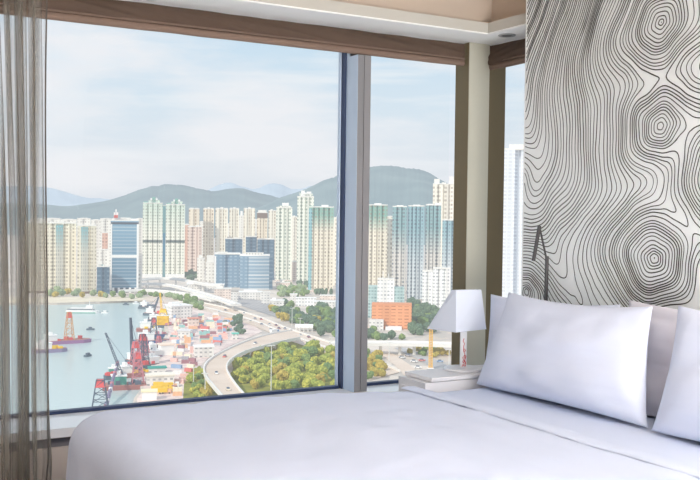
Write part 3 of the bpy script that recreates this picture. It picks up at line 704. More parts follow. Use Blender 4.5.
# ---- hills
def hill(name, prof, depth, back, col1, col2, seed, amp=0.06):
    m, nt, p = newmat(name + '_forest')
    tc = nt.nodes.new('ShaderNodeTexCoord'); n = nt.nodes.new('ShaderNodeTexNoise'); n.inputs['Scale'].default_value = 0.004; n.inputs['Detail'].default_value = 6
    nt.links.new(tc.outputs['Object'], n.inputs['Vector'])
    mr = nt.nodes.new('ShaderNodeMapRange'); mr.inputs['From Min'].default_value = 0.3; mr.inputs['From Max'].default_value = 0.7; nt.links.new(n.outputs['Fac'], mr.inputs['Value'])
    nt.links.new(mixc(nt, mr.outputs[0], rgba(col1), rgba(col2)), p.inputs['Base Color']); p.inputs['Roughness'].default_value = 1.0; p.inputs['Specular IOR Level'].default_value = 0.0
    P = crom(prof, 8); b = MB(); nu = len(P) - 1; nv = 18
    def fn(u, v):
        k = u * nu; i = min(int(k + 1e-6), nu); px, py = P[i]
        q = at(px, py, depth); s = (v - 0.5) * 2
        prof_h = max(0.0, 1 - abs(s) ** 1.5)
        dd = s * back
        base = at(px, py, depth + dd)
        h = (q.z - LAND) * prof_h
        if 0.02 < abs(s) < 0.98: h *= 1 + 0.22 * noise.noise((base.x * 0.0022, base.y * 0.0022, seed)) * abs(s) ** 0.5 + 0.1 * noise.noise((base.x * 0.006, base.y * 0.006, seed))
        h += (q.z - LAND) * 0.012 * noise.noise((px * 0.4, seed, s))
        return (base.x, base.y, LAND - 1 + h)
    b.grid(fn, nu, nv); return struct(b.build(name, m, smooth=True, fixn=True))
hill('far_hill', [(-300, 195), (-60, 190), (20, 186), (48, 187.5), (66, 192), (84, 197), (104, 199), (140, 200), (180, 198), (205, 191), (218, 185), (230, 182.5), (243, 187), (256, 189), (268, 184), (280, 184), (296, 190), (312, 186), (330, 189), (380, 196), (600, 198)], 11000, 1600, (166, 188, 206), (178, 198, 214), 1.0)  # haze also painted into the far hill's pale blue colour
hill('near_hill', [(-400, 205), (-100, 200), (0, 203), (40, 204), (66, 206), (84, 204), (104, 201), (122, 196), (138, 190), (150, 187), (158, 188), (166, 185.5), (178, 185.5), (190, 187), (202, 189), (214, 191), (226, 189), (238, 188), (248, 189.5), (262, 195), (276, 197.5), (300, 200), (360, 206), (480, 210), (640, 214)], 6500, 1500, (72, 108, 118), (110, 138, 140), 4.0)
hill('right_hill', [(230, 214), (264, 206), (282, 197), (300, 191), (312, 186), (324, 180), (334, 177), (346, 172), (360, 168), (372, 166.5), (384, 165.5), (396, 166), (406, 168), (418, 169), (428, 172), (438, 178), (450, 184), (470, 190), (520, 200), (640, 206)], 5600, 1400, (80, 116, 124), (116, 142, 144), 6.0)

# ---- tower blocks
m_roof = plain('pale_roof', (240, 236, 228), 0.8, 0.03, 0.05)
m_roofd = plain('grey_roof', (176, 170, 164), 0.8, 0.03, 0.05)
def footprint(w, d, bays, notch=0.16, nd=0.18):
    """plan with bays standing out between recesses on the long sides"""
    if bays < 2: return [(-w / 2, 0), (w / 2, 0), (w / 2, d), (-w / 2, d)]
    bw = w / bays; P = []
    for i in range(bays):
        x0 = -w / 2 + i * bw; g = bw * notch; o = (0.05 * d if i % 2 else 0)
        P += [(x0 + (g if i else 0), o), (x0 + bw - (g if i < bays - 1 else 0), o)]
        if i < bays - 1: P += [(x0 + bw - g, nd * d), (x0 + bw + g, nd * d)]
    P += [(w / 2, d)]
    for i in range(bays - 1, 0, -1):
        x0 = -w / 2 + i * bw; g = bw * notch
        P += [(x0 + g, d), (x0 + g, d * (1 - nd)), (x0 - g, d * (1 - nd)), (x0 - g, d)]
    P += [(-w / 2, d)]
    return P
def tower(name, label, cat, L_, R_, top, base, mat, bays=3, dr=0.7, rz=0.0, crown=(), podium=None, strips=(), group=None, z0=0.0, nd=0.18, roofmat=None):
    mid = (L_ + R_) / 2; B = G(mid, base, LAND); t = (B - CAM).dot(FW); s = t / FPX
    w = (R_ - L_) * s; h = (base - top) * s; d = dr * w
    if rz: w = w / (math.cos(rz) + dr * abs(math.sin(rz))); d = dr * w
    off = (-abs(0) if not rz else 0)
    root = thing(name, label, cat, (B.x, B.y, LAND), -yaw + rz - math.atan((mid - 350) / FPX), group)
    sh = (math.sin(rz) * d / 2) if rz else 0
    fp = [(x + 0.0, y - (0 if not rz else d / 2)) for x, y in footprint(w, d, bays, nd=nd)]
    b = MB(); b.prism(fp, z0, h); b.build('shaft', mat, root)
    y0 = min(p[1] for p in fp)
    b = MB(); e = 0.3; xs = w / 2 + e
    b.prism([(x * 1.0, y) for x, y in footprint(w, d, 1)] if not rz else [(x, y - d / 2) for x, y in footprint(w, d, 1)], h, h + 1.6); b.build('parapet', roofmat or m_roof, root)
    for c in crown:   # (x0,x1 as fractions of the width, height in px, material)
        x0, x1, hp = c[:3]; m_ = c[3] if len(c) > 3 else m_roof; nm = c[4] if len(c) > 4 else 'roof_house'; zz = c[5] * s if len(c) > 5 else 0
        b = MB(); b.box(-w / 2 + x0 * w, -w / 2 + x1 * w, y0 + d * 0.2, y0 + d * 0.8, h + 0.2 + zz, h + hp * s); b.build(nm, m_, root)
    if podium:
        ex, hp, m_ = podium; b = MB(); b.box(-w / 2 - ex * w, w / 2 + ex * w, y0 - 0.12 * d - 1, y0 + d * 1.1, 0, hp * s); b.build('podium', m_, root)
    for st in strips:   # (x0,x1, y px top, y px bottom, material, name)
        x0, x1, ya, yb, m_, nm = st[:6]; out = st[6] if len(st) > 6 else 0.6
        b = MB(); b.box(-w / 2 + x0 * w, -w / 2 + x1 * w, y0 - out, y0 + d * 0.3, (base - yb) * s, (base - ya) * s); b.build(nm, m_, root)
    return root, w, h, d, s
FH = 5.0
cream = (236, 224, 200)
f_cream = facade('cream_flats', (238, 226, 204), (176, 160, 140), 5.2, 5.6, 0.5, 0.5)
f_creamg = facade('cream_green_flats', (240, 230, 208), (178, 166, 140), 5.0, 5.6, 0.5, 0.5, (150, 196, 160), 95, 150, 0.8)
f_teal = facade('teal_bay_glazing', (150, 196, 200), (104, 156, 172), 3.2, 5.6, 0.5, 0.6)
f_tealc = facade('teal_over_cream', (214, 210, 196), (170, 170, 160), 3.2, 5.6, 0.5, 0.6, (110, 176, 184), 60, 100, 0.9)
f_white = facade('white_flats', (248, 242, 232), (206, 198, 188), 6.0, 6.0, 0.45, 0.5)
f_whitew = facade('warm_white_flats', (246, 238, 222), (190, 176, 156), 6.5, 7.0, 0.5, 0.5)
f_pinkl = facade('pink_flats', (240, 216, 200), (196, 160, 142), 6.0, 6.5, 0.5, 0.5)
f_pink = facade('salmon_flats', (226, 180, 158), (188, 140, 124), 6.0, 6.5, 0.5, 0.5)
f_green = facade('green_white_flats', (250, 244, 228), (172, 180, 160), 5.0, 5.8, 0.46, 0.5, (178, 214, 196), 80, 160, 0.75, band=(66, 71, (96, 108, 104)))
f_brown = facade('tan_flats', (246, 232, 208), (182, 154, 122), 9.0, 7.0, 0.34, 0.7)
f_tan = facade('sand_flats', (248, 240, 222), (186, 164, 136), 8.0, 7.0, 0.32, 0.72)
f_glassb = facade('blue_glass_bands', (104, 140, 164), (204, 222, 230), 60, 5.2, 1.1, 0.28, (150, 188, 210), 40, 150, 0.9, 0.25)
f_glassd = facade('dark_blue_glass', (82, 110, 132), (140, 166, 184), 9, 6.5, 0.6, 0.4, None, rough=0.25)
f_glassw = facade('blue_white_bands', (140, 168, 188), (246, 250, 252), 90, 5.6, 1.1, 0.42, None, rough=0.3)
f_glassl = facade('mid_blue_glass', (124, 152, 174), (188, 212, 226), 8, 5.6, 0.55, 0.4, None, rough=0.25)
f_greenw = facade('pale_green_flats', (240, 240, 226), (154, 176, 160), 5.2, 6.2, 0.45, 0.5)
f_teals = facade('teal_slab', (218, 212, 204), (128, 136, 144), 4.6, 5.2, 0.52, 0.5, (112, 166, 172), 66, 106, 0.8)
f_teals2 = facade('teal_slab_light', (206, 212, 214), (124, 144, 160), 4.0, 5.2, 0.52, 0.5, (116, 170, 180), 50, 104, 0.75)
f_offwhite = facade('white_offices', (250, 248, 244), (186, 190, 194), 4.0, 4.4, 0.6, 0.42)
f_greyw = facade('grey_white_lowrise', (238, 234, 228), (170, 170, 172), 4.0, 3.6, 0.5, 0.4)
f_lowp = facade('pinkish_lowrise', (240, 222, 210), (190, 172, 166), 4.0, 3.6, 0.5, 0.4)
f_brick = facade('orange_brick', (236, 164, 118), (204, 126, 88), 7.0, 3.4, 0.66, 0.32)
f_greeng = facade('green_glass', (190, 214, 212), (132, 166, 168), 3.6, 3.8, 0.7, 0.6)
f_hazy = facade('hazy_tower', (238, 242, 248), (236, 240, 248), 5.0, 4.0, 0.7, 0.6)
m_teal2 = plain('sea_blue_glazing', (92, 170, 206), 0.3, 0.03, 0.05); m_tealp = plain('pale_teal_glazing', (150, 204, 208), 0.3, 0.03, 0.05)
m_whiteb = plain('white_cladding', (248, 246, 242), 0.6, 0.02, 0.05); m_brownd = plain('brown_cap', (122, 98, 82), 0.7, 0.03, 0.05)
m_darkb = plain('dark_band', (78, 84, 96), 0.6, 0.03, 0.05); m_redl = plain('red_sign', (206, 92, 84), 0.6, 0.03, 0.05); m_greenroof = plain('green_cap', (128, 184, 168), 0.5, 0.05, 0.05)
RB = 'residential_tower'; OB = 'office_tower'; LB = 'low_building'
rh = [(0.1, 0.3, 1.6), (0.42, 0.58, 2.2), (0.7, 0.9, 1.6)]
# far left estate and the white row behind it
for L_, R_, tp, lb in ((30, 44, 219.5, 'pale white tower block faintly seen through the sheer curtain'), (45, 60, 219, 'pale white tower behind the left cream block with teal stripes'), (61, 76, 220, 'second pale white tower behind the cream estate'), (77, 90, 219, 'pale white tower above the right end of the cream estate'), (91, 100, 220.5, 'pale white tower left of the salmon sliver tower')):
    tower(RB, lb, 'building', L_, R_, tp, 276, f_white, 2, 0.5, crown=[(0.2, 0.8, 1.2)])
tower(RB, 'pale white tower right behind the salmon sliver tower', 'building', 100, 110.5, 219, 270, f_white, 2, 0.6, crown=[(0.3, 0.8, 1.0)])
tower(RB, 'thin salmon tower left of the blue glass office tower', 'building', 102, 107.5, 233, 277, f_pink, 1, 0.8, crown=[(0.2, 0.8, 0.8)])
tower(RB, 'white mid-height block in front of the thin salmon tower', 'building', 97, 108, 250, 281, f_white, 2, 0.6, crown=[(0.2, 0.6, 1.0)])
tower(OB, 'low grey-blue glass block at the foot of the cream estate', 'building', 97, 109.3, 267, 294, f_glassd, 2, 0.6, crown=[(0.1, 0.5, 2.5, f_greeng, 'roof_block'), (0.05, 0.4, 5)])
tower(RB, 'cream tower block at the curtain edge, leftmost of the waterside estate', 'building', 24, 45.4, 223, 293, f_creamg, 4, 0.5, crown=rh, podium=(0.02, 2.0, m_brownd))
tower(RB, 'wide cream tower block with one teal glazed stripe, left of the waterside pair', 'building', 47.4, 75.4, 223.5, 293, f_creamg, 5, 0.45, crown=rh, podium=(0.0, 2.0, m_brownd), strips=[(0.30, 0.55, 224.5, 292, f_tealc, 'glazed_bay')])
tower(RB, 'wide cream tower block with one teal glazed stripe, right of the waterside pair', 'building', 77.6, 95.6, 226, 293.5, f_creamg, 3, 0.6, crown=rh, podium=(0.0, 2.0, m_brownd), strips=[(0.18, 0.56, 227, 292, f_tealc, 'glazed_bay')])
# blue glass tower with its sign
r_, w_, h_, d_, s_2 = tower(OB, 'blue glass office tower with a white sign tower on its roof', 'building', 110.8, 138, 221, 292.5, f_glassb, 1, 0.8, crown=[(0.02, 0.98, 2.4, m_whiteb, 'roof_screen'), (0.10, 0.26, 8.5, m_whiteb, 'sign_tower'), (0.16, 0.20, 11.5, m_whiteb, 'mast'), (0.3, 0.7, 3.4, m_roof, 'roof_house')],
      strips=[(0.0, 1.0, 222.2, 224.2, m_darkb, 'dark_crown_band'), (0.0, 1.0, 255.0, 257.6, m_whiteb, 'white_mid_band', 0.9), (0.93, 1.0, 224, 290, m_whiteb, 'white_corner', 0.8), (0.0, 0.05, 224, 290, m_whiteb, 'white_corner', 0.8), (0.11, 0.25, 215.2, 218, m_redl, 'red_sign', 0.0)])
for k in range(5):
    b = MB(); x = -w_ / 2 + w_ * (0.06 + 0.2 * k); b.box(x, x + w_ * 0.08, -2.2, -0.8, 0, 5.0 * s_2); b.build('column', m_whiteb, r_)
b = MB(); b.box(-w_ / 2, w_ / 2, -0.7, -0.1, 0.1, 4.4 * s_2); b.build('dark_lobby', m_darkb, r_)  # dark slab behind the base columns
tower(RB, 'pale slim tower between the blue glass tower and the green twin towers', 'building', 136, 143.5, 219, 268, f_white, 2, 0.7, crown=[(0.2, 0.7, 1.0)])
tower(LB, 'little white block at the right foot of the blue glass tower', 'building', 138.4, 141.6, 269, 291, f_white, 1, 0.8, crown=[(0.2, 0.8, 0.8)])
# green twin towers
for L_, R_, tp, lb, nm in ((142.6, 162, 203.5, 'left of the two pale green twin towers joined by a blue glass strip', 0), (165.6, 184.4, 205, 'right of the two pale green twin towers joined by a blue glass strip', 1)):
    tower(RB, lb, 'building', L_, R_, tp, 277.5, f_green, 4, 0.7, crown=[(0.28, 0.86, 3.6, f_green, 'upper_tier'), (0.38, 0.74, 5.4, m_whiteb, 'crown'), (0.46, 0.64, 6.4, m_greenroof, 'cap'), (0.03, 0.24, 1.8, m_greenroof, 'shoulder')], podium=(0.0, 3.4, m_whiteb), nd=0.25)
tower(RB, 'narrow blue glazed link between the pale green twin towers', 'building', 162.5, 165.1, 206, 277, m_tealp, 1, 0.9, strips=[(0.05, 0.95, 233, 262, m_teal2, 'bright_glazing', 0.4)], crown=[(0.2, 0.8, 0.8)])
# behind and right of the twins
tower(RB, 'pink-brown sliver tower touching the right green twin', 'building', 184, 189, 225, 272, f_pink, 1, 0.8, crown=[(0.2, 0.8, 1.2)])
tower(RB, 'tall cream tower behind the pink tower', 'building', 188.5, 199, 209, 270, f_brown, 2, 0.7, crown=[(0.1, 0.45, 1.2), (0.6, 0.9, 1.2)])
tower(RB, 'pink-white tower right of the green twins, in front of a taller cream one', 'building', 187.5, 201.5, 227, 273, f_pinkl, 3, 0.7, crown=[(0.1, 0.4, 1.2), (0.55, 0.8, 1.8)])
row = [(203, 213.5, 'cream tower with brown stripes, first right of the pink tower'), (215, 227.5, 'pale cream tower above the left blue office complex'), (229, 238.5, 'cream tower above the dark glass blocks, left of its twin'), (243.2, 254.5, 'cream tower left of the tower with the brown cap'),]
for L_, R_, lb in row:
    tower(RB, lb, 'building', L_, R_, 209, 269, f_tan if L_ > 214 else f_brown, 3, 0.6, crown=[(0.06, 0.3, 1.2), (0.38, 0.62, 1.8), (0.7, 0.94, 1.2)])
tower(RB, 'distant pale tower between two cream towers', 'building', 199.5, 204, 222, 266, f_white, 1, 0.7, crown=[(0.2, 0.7, 0.8)])
tower(RB, 'distant grey-white tower squeezed between the cream towers', 'building', 226, 231, 224, 266, f_white, 1, 0.7, crown=[(0.2, 0.7, 0.8)])
tower(RB, 'pale slim tower behind the gap left of the cream tower pair', 'building', 238, 244, 216, 266, f_white, 1, 0.7, crown=[(0.3, 0.7, 5, m_whiteb, 'spire')])
tower(RB, 'tan tower with a dark brown cap', 'building', 256.5, 267, 213, 270, f_brown, 3, 0.6, crown=[(0.0, 1.0, 0.6, m_brownd, 'brown_cap'), (0.1, 0.9, 3.0, m_roof, 'roof_house')], strips=[(0.0, 1.0, 213, 218, m_brownd, 'brown_band')])
tower(RB, 'slim cream tower right of the brown-capped tower', 'building', 268, 276, 211, 271, f_tan, 2, 0.7, crown=[(0.2, 0.5, 1.6), (0.6, 0.8, 1.0)])
tower(RB, 'pale tower peeking between the cream row and the white harbour tower', 'building', 251.5, 258, 220, 265, f_white, 1, 0.7, crown=[(0.3, 0.7, 1.0)])
# dark glass blocks
tower(OB, 'dark blue glass block behind the left blue office complex', 'building', 225, 242, 239, 276, f_glassd, 2, 0.6, crown=[(0.1, 0.4, 2.2, m_roofd), (0.55, 0.75, 1.4)])
tower(OB, 'tallest dark blue glass block behind the blue office complex', 'building', 245.5, 256.5, 237, 277, f_glassd, 2, 0.7, crown=[(0.2, 0.7, 1.0, m_roofd)])
tower(OB, 'wide dark blue glass block below the brown-capped tower', 'building', 257, 274, 239.5, 280, f_glassd, 3, 0.6, crown=[(0.05, 0.4, 1.2, m_roofd), (0.6, 0.9, 1.4)])
# blue office complex
tower(OB, 'blue banded office block, left half of the blue complex', 'building', 214.5, 240, 254.5, 287.5, f_glassl, 2, 0.6, crown=[(0.0, 1.0, 1.6, m_whiteb, 'white_roof_edge'), (0.1, 0.5, 2.4, m_roof)], strips=[(0.0, 0.06, 256, 287, m_whiteb, 'white_corner')])
# curved front block
Bc = G(254.5, 289.5, LAND); tC = (Bc - CAM).dot(FW); sC = tC / FPX
cr_ = thing(OB, 'bow-fronted blue and white office block with a white roof, right half of the blue complex', 'building', (Bc.x, Bc.y, LAND), -yaw + 0.1)
wC = 29 * sC; hC = (289.5 - 256) * sC
arc = [(-wC / 2 + wC * k / 14, -0.10 * wC * math.sin(math.pi * k / 14)) for k in range(15)]
poly = arc + [(wC / 2, wC * 0.5), (-wC / 2, wC * 0.5)]
b = MB(); b.prism(poly, 0, hC); b.build('shaft', f_glassw, cr_)
b = MB(); b.prism([(x * 1.03, y * 1.03) for x, y in poly], hC, hC + 1.6 * sC); b.build('white_roof_edge', m_whiteb, cr_)
b = MB(); b.box(-wC * 0.32, wC * 0.3, wC * 0.1, wC * 0.4, hC + 1.6 * sC, hC + 3.2 * sC); b.build('roof_house', m_roof, cr_)
for k in range(6):
    b = MB(); x = -wC * 0.3 + k * wC * 0.1; b.box(x, x + wC * 0.04, 0.02 * wC, 0.08 * wC, hC + 1.6 * sC, hC + 2.6 * sC); b.build('roof_unit', m_roofd, cr_)
b = MB(); b.prism([(x * 1.01, y * 1.01 - 0.4) for x, y in arc[:5]] + [(arc[4][0], 2), (arc[0][0], 2)], 2, hC - 1); b.build('glazed_corner', f_glassl, cr_)
b = MB(); b.box(wC / 2, wC / 2 + 3.4 * sC, -0.02 * wC, wC * 0.45, 0, hC * 0.98); b.build('dark_wing', f_glassd, cr_)
# white and green harbour towers
tower(RB, 'tall white-green tower with a stepped crown, left of the three harbour towers', 'building', 275.5, 291.5, 208, 283, f_greenw, 4, 0.7, crown=[(0.15, 0.9, 2.2, f_greenw, 'upper_tier'), (0.36, 0.78, 5.2, m_whiteb, 'crown'), (0.1, 0.3, 1.4)], podium=(0.05, 3, f_lowp), nd=0.22)
tower(RB, 'cream tower in the gap between the white harbour towers', 'building', 290, 299, 217, 275, f_whitew, 2, 0.6, crown=[(0.2, 0.5, 1.4)])
tower(RB, 'low cream block in the gap between the white harbour towers', 'building', 290.5, 298, 262, 281, f_lowp, 2, 0.6, crown=[(0.2, 0.7, 1.2)])
tower(RB, 'tallest slim white tower with a blocky white crown, middle of the three harbour towers', 'building', 296.5, 313, 197, 284, f_greenw, 4, 0.7, crown=[(0.12, 0.92, 3.4, f_greenw, 'upper_tier'), (0.22, 0.44, 6.4, m_whiteb, 'crown'), (0.56, 0.84, 5.4, m_whiteb, 'crown'), (0.44, 0.56, 4.4, m_whiteb, 'crown')], podium=(0.05, 3, m_roofd), nd=0.22)
f_gc = facade('cream_tower_green_top', (242, 232, 212), (178, 164, 144), 4.6, 5.6, 0.5, 0.5, (120, 174, 160), 96, 122, 0.9)
tower(RB, 'green-topped cream tower, right of the three harbour towers', 'building', 308, 333, 207.5, 292, f_gc, 5, 0.6, crown=[(0.0, 0.16, 1.6, m_greenroof, 'green_cap'), (0.28, 0.45, 1.2, m_greenroof, 'green_cap'), (0.5, 0.78, 2.6, m_whiteb, 'roof_house'), (0.84, 1.0, 1.0, m_greenroof, 'green_cap')], podium=(0.0, 2.0, f_lowp), nd=0.2, strips=[(0.0, 0.13, 209, 290, f_teal, 'teal_corner')])
tower(RB, 'pale tower at the edge of the grey mullion, right of the green-topped tower', 'building', 331, 345, 218, 285, f_whitew, 2, 0.6, crown=[(0.3, 0.7, 1.5)])
tower(RB, 'pale cream tower hidden behind the mullion', 'building', 345, 370, 212, 286, f_whitew, 4, 0.5, crown=rh)
# right pane
tower(RB, 'green-topped cream tower beside the mullion in the right-hand pane', 'building', 366, 386.5, 205.5, 296, f_gc, 4, 0.6, crown=[(0.35, 0.7, 2.2, m_whiteb, 'roof_house'), (0.75, 0.9, 1.0)], nd=0.22)
tower(RB, 'slim white tower between the green-topped tower and the teal slab', 'building', 385.5, 391.5, 217, 294, f_whitew, 1, 0.8, crown=[(0.3, 0.8, 1.2)])
for k, (L_, R_, tp, lb) in enumerate(((391.3, 405.6, 207, 'left bay tower of the great teal and grey slab'), (407.0, 423, 206.5, 'middle bay tower of the great teal and grey slab'), (424.4, 439.8, 205.5, 'right bay tower of the great teal and grey slab'))):
    tower(RB, lb, 'building', L_, R_, tp, 301, f_teals if k != 1 else f_teals2, 4 if k else 3, 0.55, crown=[(0.3, 0.75, 1.8, m_whiteb), (0.02, 0.2, 0.8)] if k < 2 else [(0.1, 0.5, 1.6, m_whiteb), (0.6, 0.98, 2.6, m_whiteb)], podium=(0.0, 2, m_roofd), nd=0.3)
tower(RB, 'lower teal tower at the right end of the teal slab, beside the post', 'building', 441.3, 456, 220.5, 302, f_teals2, 3, 0.6, crown=[(0.1, 0.4, 1.2, m_whiteb), (0.6, 0.9, 1.2)], nd=0.3)
tower(RB, 'hazy cream tower with roof horns rising behind the teal slab', 'building', 431.5, 453, 184.5, 290, f_whitew, 4, 0.6, crown=[(0.05, 0.3, 5.5), (0.4, 0.6, 2.0), (0.75, 0.98, 8.0)], nd=0.25)
tower(LB, 'white mid-rise stepped block, left part, at the foot of the teal slab', 'building', 422, 432.2, 271.5, 311, f_offwhite, 2, 0.8, crown=[(0.3, 0.7, 1.0)])
tower(LB, 'white mid-rise stepped block, right part, beside the lampshade', 'building', 432.5, 450, 269, 312, f_offwhite, 3, 0.7, crown=[(0.15, 0.5, 1.4)])
r_, w_, h_, d_, s_2 = tower(LB, 'white clinic-like office block with green glass wings above the orange building', 'building', 377, 394, 280, 318, f_offwhite, 1, 0.8, crown=[(0.1, 0.9, 1.2, m_whiteb), (0.3, 0.34, 8, m_whiteb, 'antenna'), (0.62, 0.65, 6, m_whiteb, 'antenna')])
b = MB(); b.box(-w_ / 2 - 9 * s_2, -w_ / 2, 1, d_ * 0.8, 0, 32 * s_2); b.build('wing', f_greeng, r_)
b = MB(); b.box(w_ / 2, w_ / 2 + 10 * s_2, 1, d_ * 0.8, 0, 31 * s_2); b.build('wing', f_greeng, r_)
r_, w_, h_, d_, s_2 = tower(LB, 'orange brick building with a white annex beside the mullion', 'building', 371.5, 411.5, 305.5, 329, f_brick, 1, 0.5, crown=[(0.05, 0.3, 1.8, f_brick, 'upper_storey'), (0.45, 0.8, 1.2, f_brick, 'upper_storey')], roofmat=plain('brick_parapet', (226, 154, 112), 0.8))
b = MB(); b.box(-w_ / 2 - 2 * s_2, -w_ / 2 + 12 * s_2, -14, -1, 0, 10 * s_2); b.build('white_annex', f_greyw, r_)
b = MB(); b.box(-w_ / 2 + 14 * s_2, -w_ / 2 + 30 * s_2, -12, -1, 0, 3.2 * s_2); b.build('white_canopy', m_whiteb, r_)
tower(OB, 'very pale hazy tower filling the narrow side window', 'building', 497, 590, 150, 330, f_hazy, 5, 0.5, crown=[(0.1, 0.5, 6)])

# low buildings between the towers and the highway
def low(label, L_, R_, top, base, mat, roof=m_roof, dr=0.5, extra=(), rz=0.0, name=LB):
    mid = (L_ + R_) / 2; B = G(mid, base, LAND); s = (B - CAM).dot(FW) / FPX; w = (R_ - L_) * s; hp = (base - top)
    # roofs are seen from above: split the height between the wall and the roof's depth
    t = thing(name, label, 'building', (B.x, B.y, LAND), -yaw + rz - math.atan((mid - 350) / FPX)); tilt = 0.11
    d = dr * w; h = max(2.5, hp * s - d * tilt)
    b = MB(); b.box(-w / 2, w / 2, 0, d, 0, h); b.build('walls', mat, t)
    b = MB(); b.box(-w / 2 - 0.6, w / 2 + 0.6, -0.6, d + 0.6, h, h + 1.0); b.build('roof', roof, t)
    for x0, x1, hh in extra:
        b = MB(); b.box(-w / 2 + x0 * w, -w / 2 + x1 * w, d * 0.3, d * 0.7, h + 1.0, h + 1.0 + hh); b.build('roof_block', roof, t)
    return t, w, h, d, s
low('white stepped block right below the blue complex foot, by the dark trees', 197, 204.5, 258, 281, f_white, extra=[(0.2, 0.6, 5)])
low('white block with a peach upper storey left of the blue office complex', 205.6, 214.6, 262, 282, f_white, extra=[(0.1, 0.9, 12)])
low('broad white roofed hall left of the pinkish low block', 187, 208, 282.5, 291, f_greyw, m_whiteb, 0.8, [(0.1, 0.4, 3)])
low('long white hall behind the flyovers at the foot of the green twins', 208, 224, 283.5, 289, f_greyw, m_whiteb, 0.8)
low('pinkish low block with a dark doorway beside the rail yard', 214.5, 231, 288, 301, f_lowp, m_roof, 0.6, [(0.2, 0.5, 3)])
low('small grey block at the start of the rail yard', 231, 238, 291, 305, f_greyw, m_roofd, 0.7)
low('long white station roof in front of the blue complex', 239, 262, 291, 299.5, f_greyw, m_whiteb, 0.6, [(0.2, 0.8, 2)])
low('narrow grey station block at the right end of the station roof', 261.5, 270, 292, 304, f_greyw, m_roof, 0.7)
low('white depot shed left of the roadside pavilion trees', 270.5, 284, 300, 309.5, f_greyw, m_whiteb, 0.6, [(0.1, 0.4, 2.5)])
low('white long low hall below the green-topped tower', 296, 316, 297.5, 306, f_offwhite, m_whiteb, 0.4)
low('grey-white long hall beside the mullion', 314, 340, 301, 309, f_greyw, m_whiteb, 0.4)
low('small white kiosk in front of the long low hall', 290, 297, 294, 302, f_greyw, m_whiteb, 0.7)
low('pale strip of shops at the foot of the green-topped tower', 320, 338, 295, 299.5, f_lowp, m_roof, 0.5)
low('cream school-like block at the foot of the white-green harbour tower', 276, 290, 282, 289, f_lowp, m_roof, 0.5, [(0.3, 0.6, 4)])
low('white angular warehouse at the head of the quay', 171, 193, 304, 318, f_greyw, m_whiteb, 0.9, [(0.1, 0.5, 3)], 0.4, 'warehouse')
low('white long warehouse on the quay beside the curved ramp', 195, 214, 346, 357.5, f_greyw, m_whiteb, 0.75, [], 0.12, 'warehouse')
low('white shed with a peach ridge on the quayside', 161, 174, 344, 355.5, m_whiteb, plain('peach_roof', (250, 226, 206), 0.8), 1.0, [], 0.25, 'shed')
low('teal roofed shed on the quayside', 149, 166, 367.5, 373, f_greyw, plain('teal_roof', (66, 164, 150), 0.7), 0.5, [], 0.1, 'shed')
low('large cream tarpaulin shed behind the yellow trucks', 147, 174, 374.5, 385.5, f_greyw, plain('cream_tarp', (246, 238, 222), 0.9, 0.05, 0.2), 0.6, [], 0.1, 'shed')
low('cream box shed at the window sill, beside the water', 142, 156.5, 391, 400.5, m_whiteb, plain('pale_yellow_roof', (250, 240, 200), 0.8), 0.7, [], 0.0, 'shed')
low('small teal shed in the trees at the fork of the road', 233, 238.5, 333.5, 339.5, f_greyw, plain('mint_roof', (112, 204, 186), 0.7), 1.0, [], 0.2, 'shed')
low('salmon roofed store among the containers', 189, 199, 318, 327, f_lowp, plain('salmon_roof', (228, 158, 138), 0.8), 0.8, [], 0.2, 'shed')
low('pale grey roofed store in the middle of the quay', 178, 190, 330, 338, f_greyw, plain('pale_grey_roof', (228, 226, 226), 0.8), 0.8, [], -0.2, 'shed')
# roadside pavilion with an arched white roof
pb = G(304, 331.5, LAND); ps = (pb - CAM).dot(FW) / FPX
pv = thing('pavilion', 'arched white roofed pavilion beside the highway above the park', 'pavilion', (pb.x, pb.y, LAND), -yaw)
b = MB()
def arch(u, v):
    a = v * math.pi; return ((u - 0.5) * 20 * ps * 0.9 + 0, 5 - 6 * math.cos(a), 4.2 + 3.0 * math.sin(a))
b.grid(arch, 12, 10); b.build('roof', m_whiteb, pv, smooth=True)
for k in range(5):
    for yy in (-0.6, 10.6):
        b = MB(); x = (-0.45 + 0.225 * k) * 20 * ps * 0.9; b.box(x - .4, x + .4, yy - .4, yy + .4, 0, 4.2); b.build('post', m_conc, pv)

# ---- trees
def leaf_mat(name, c1, c2, c3):
    m, nt, p = newmat(name); tc = nt.nodes.new('ShaderNodeTexCoord'); oi = nt.nodes.new('ShaderNodeObjectInfo')
    n = nt.nodes.new('ShaderNodeTexNoise'); n.inputs['Scale'].default_value = 1.6; n.inputs['Detail'].default_value = 6; nt.links.new(tc.outputs['Object'], n.inputs['Vector'])
    mr = nt.nodes.new('ShaderNodeMapRange'); mr.inputs['From Min'].default_value = 0.38; mr.inputs['From Max'].default_value = 0.62; nt.links.new(n.outputs['Fac'], mr.inputs['Value'])
    a = mixc(nt, oi.outputs['Random'], rgba(c2), rgba(c3)); nt.links.new(mixc(nt, mr.outputs[0], rgba(c1), a), p.inputs['Base Color'])
    p.inputs['Roughness'].default_value = 0.9; p.inputs['Specular IOR Level'].default_value = 0.1; return m
m_trunk = plain('tree_bark', (120, 100, 84), 0.9, 0.1, 2)
lm_park = leaf_mat('yellow_green_leaves', (126, 138, 66), (204, 196, 92), (170, 180, 92))
lm_green = leaf_mat('mid_green_leaves', (104, 126, 78), (150, 168, 100), (124, 150, 100))
lm_dark = leaf_mat('dark_green_leaves', (84, 104, 84), (122, 142, 110), (104, 128, 112))
lm_gold = leaf_mat('golden_leaves', (150, 132, 62), (206, 182, 92), (188, 176, 96))
lm_far = leaf_mat('hazy_green_leaves', (134, 152, 116), (172, 184, 138), (150, 170, 134))
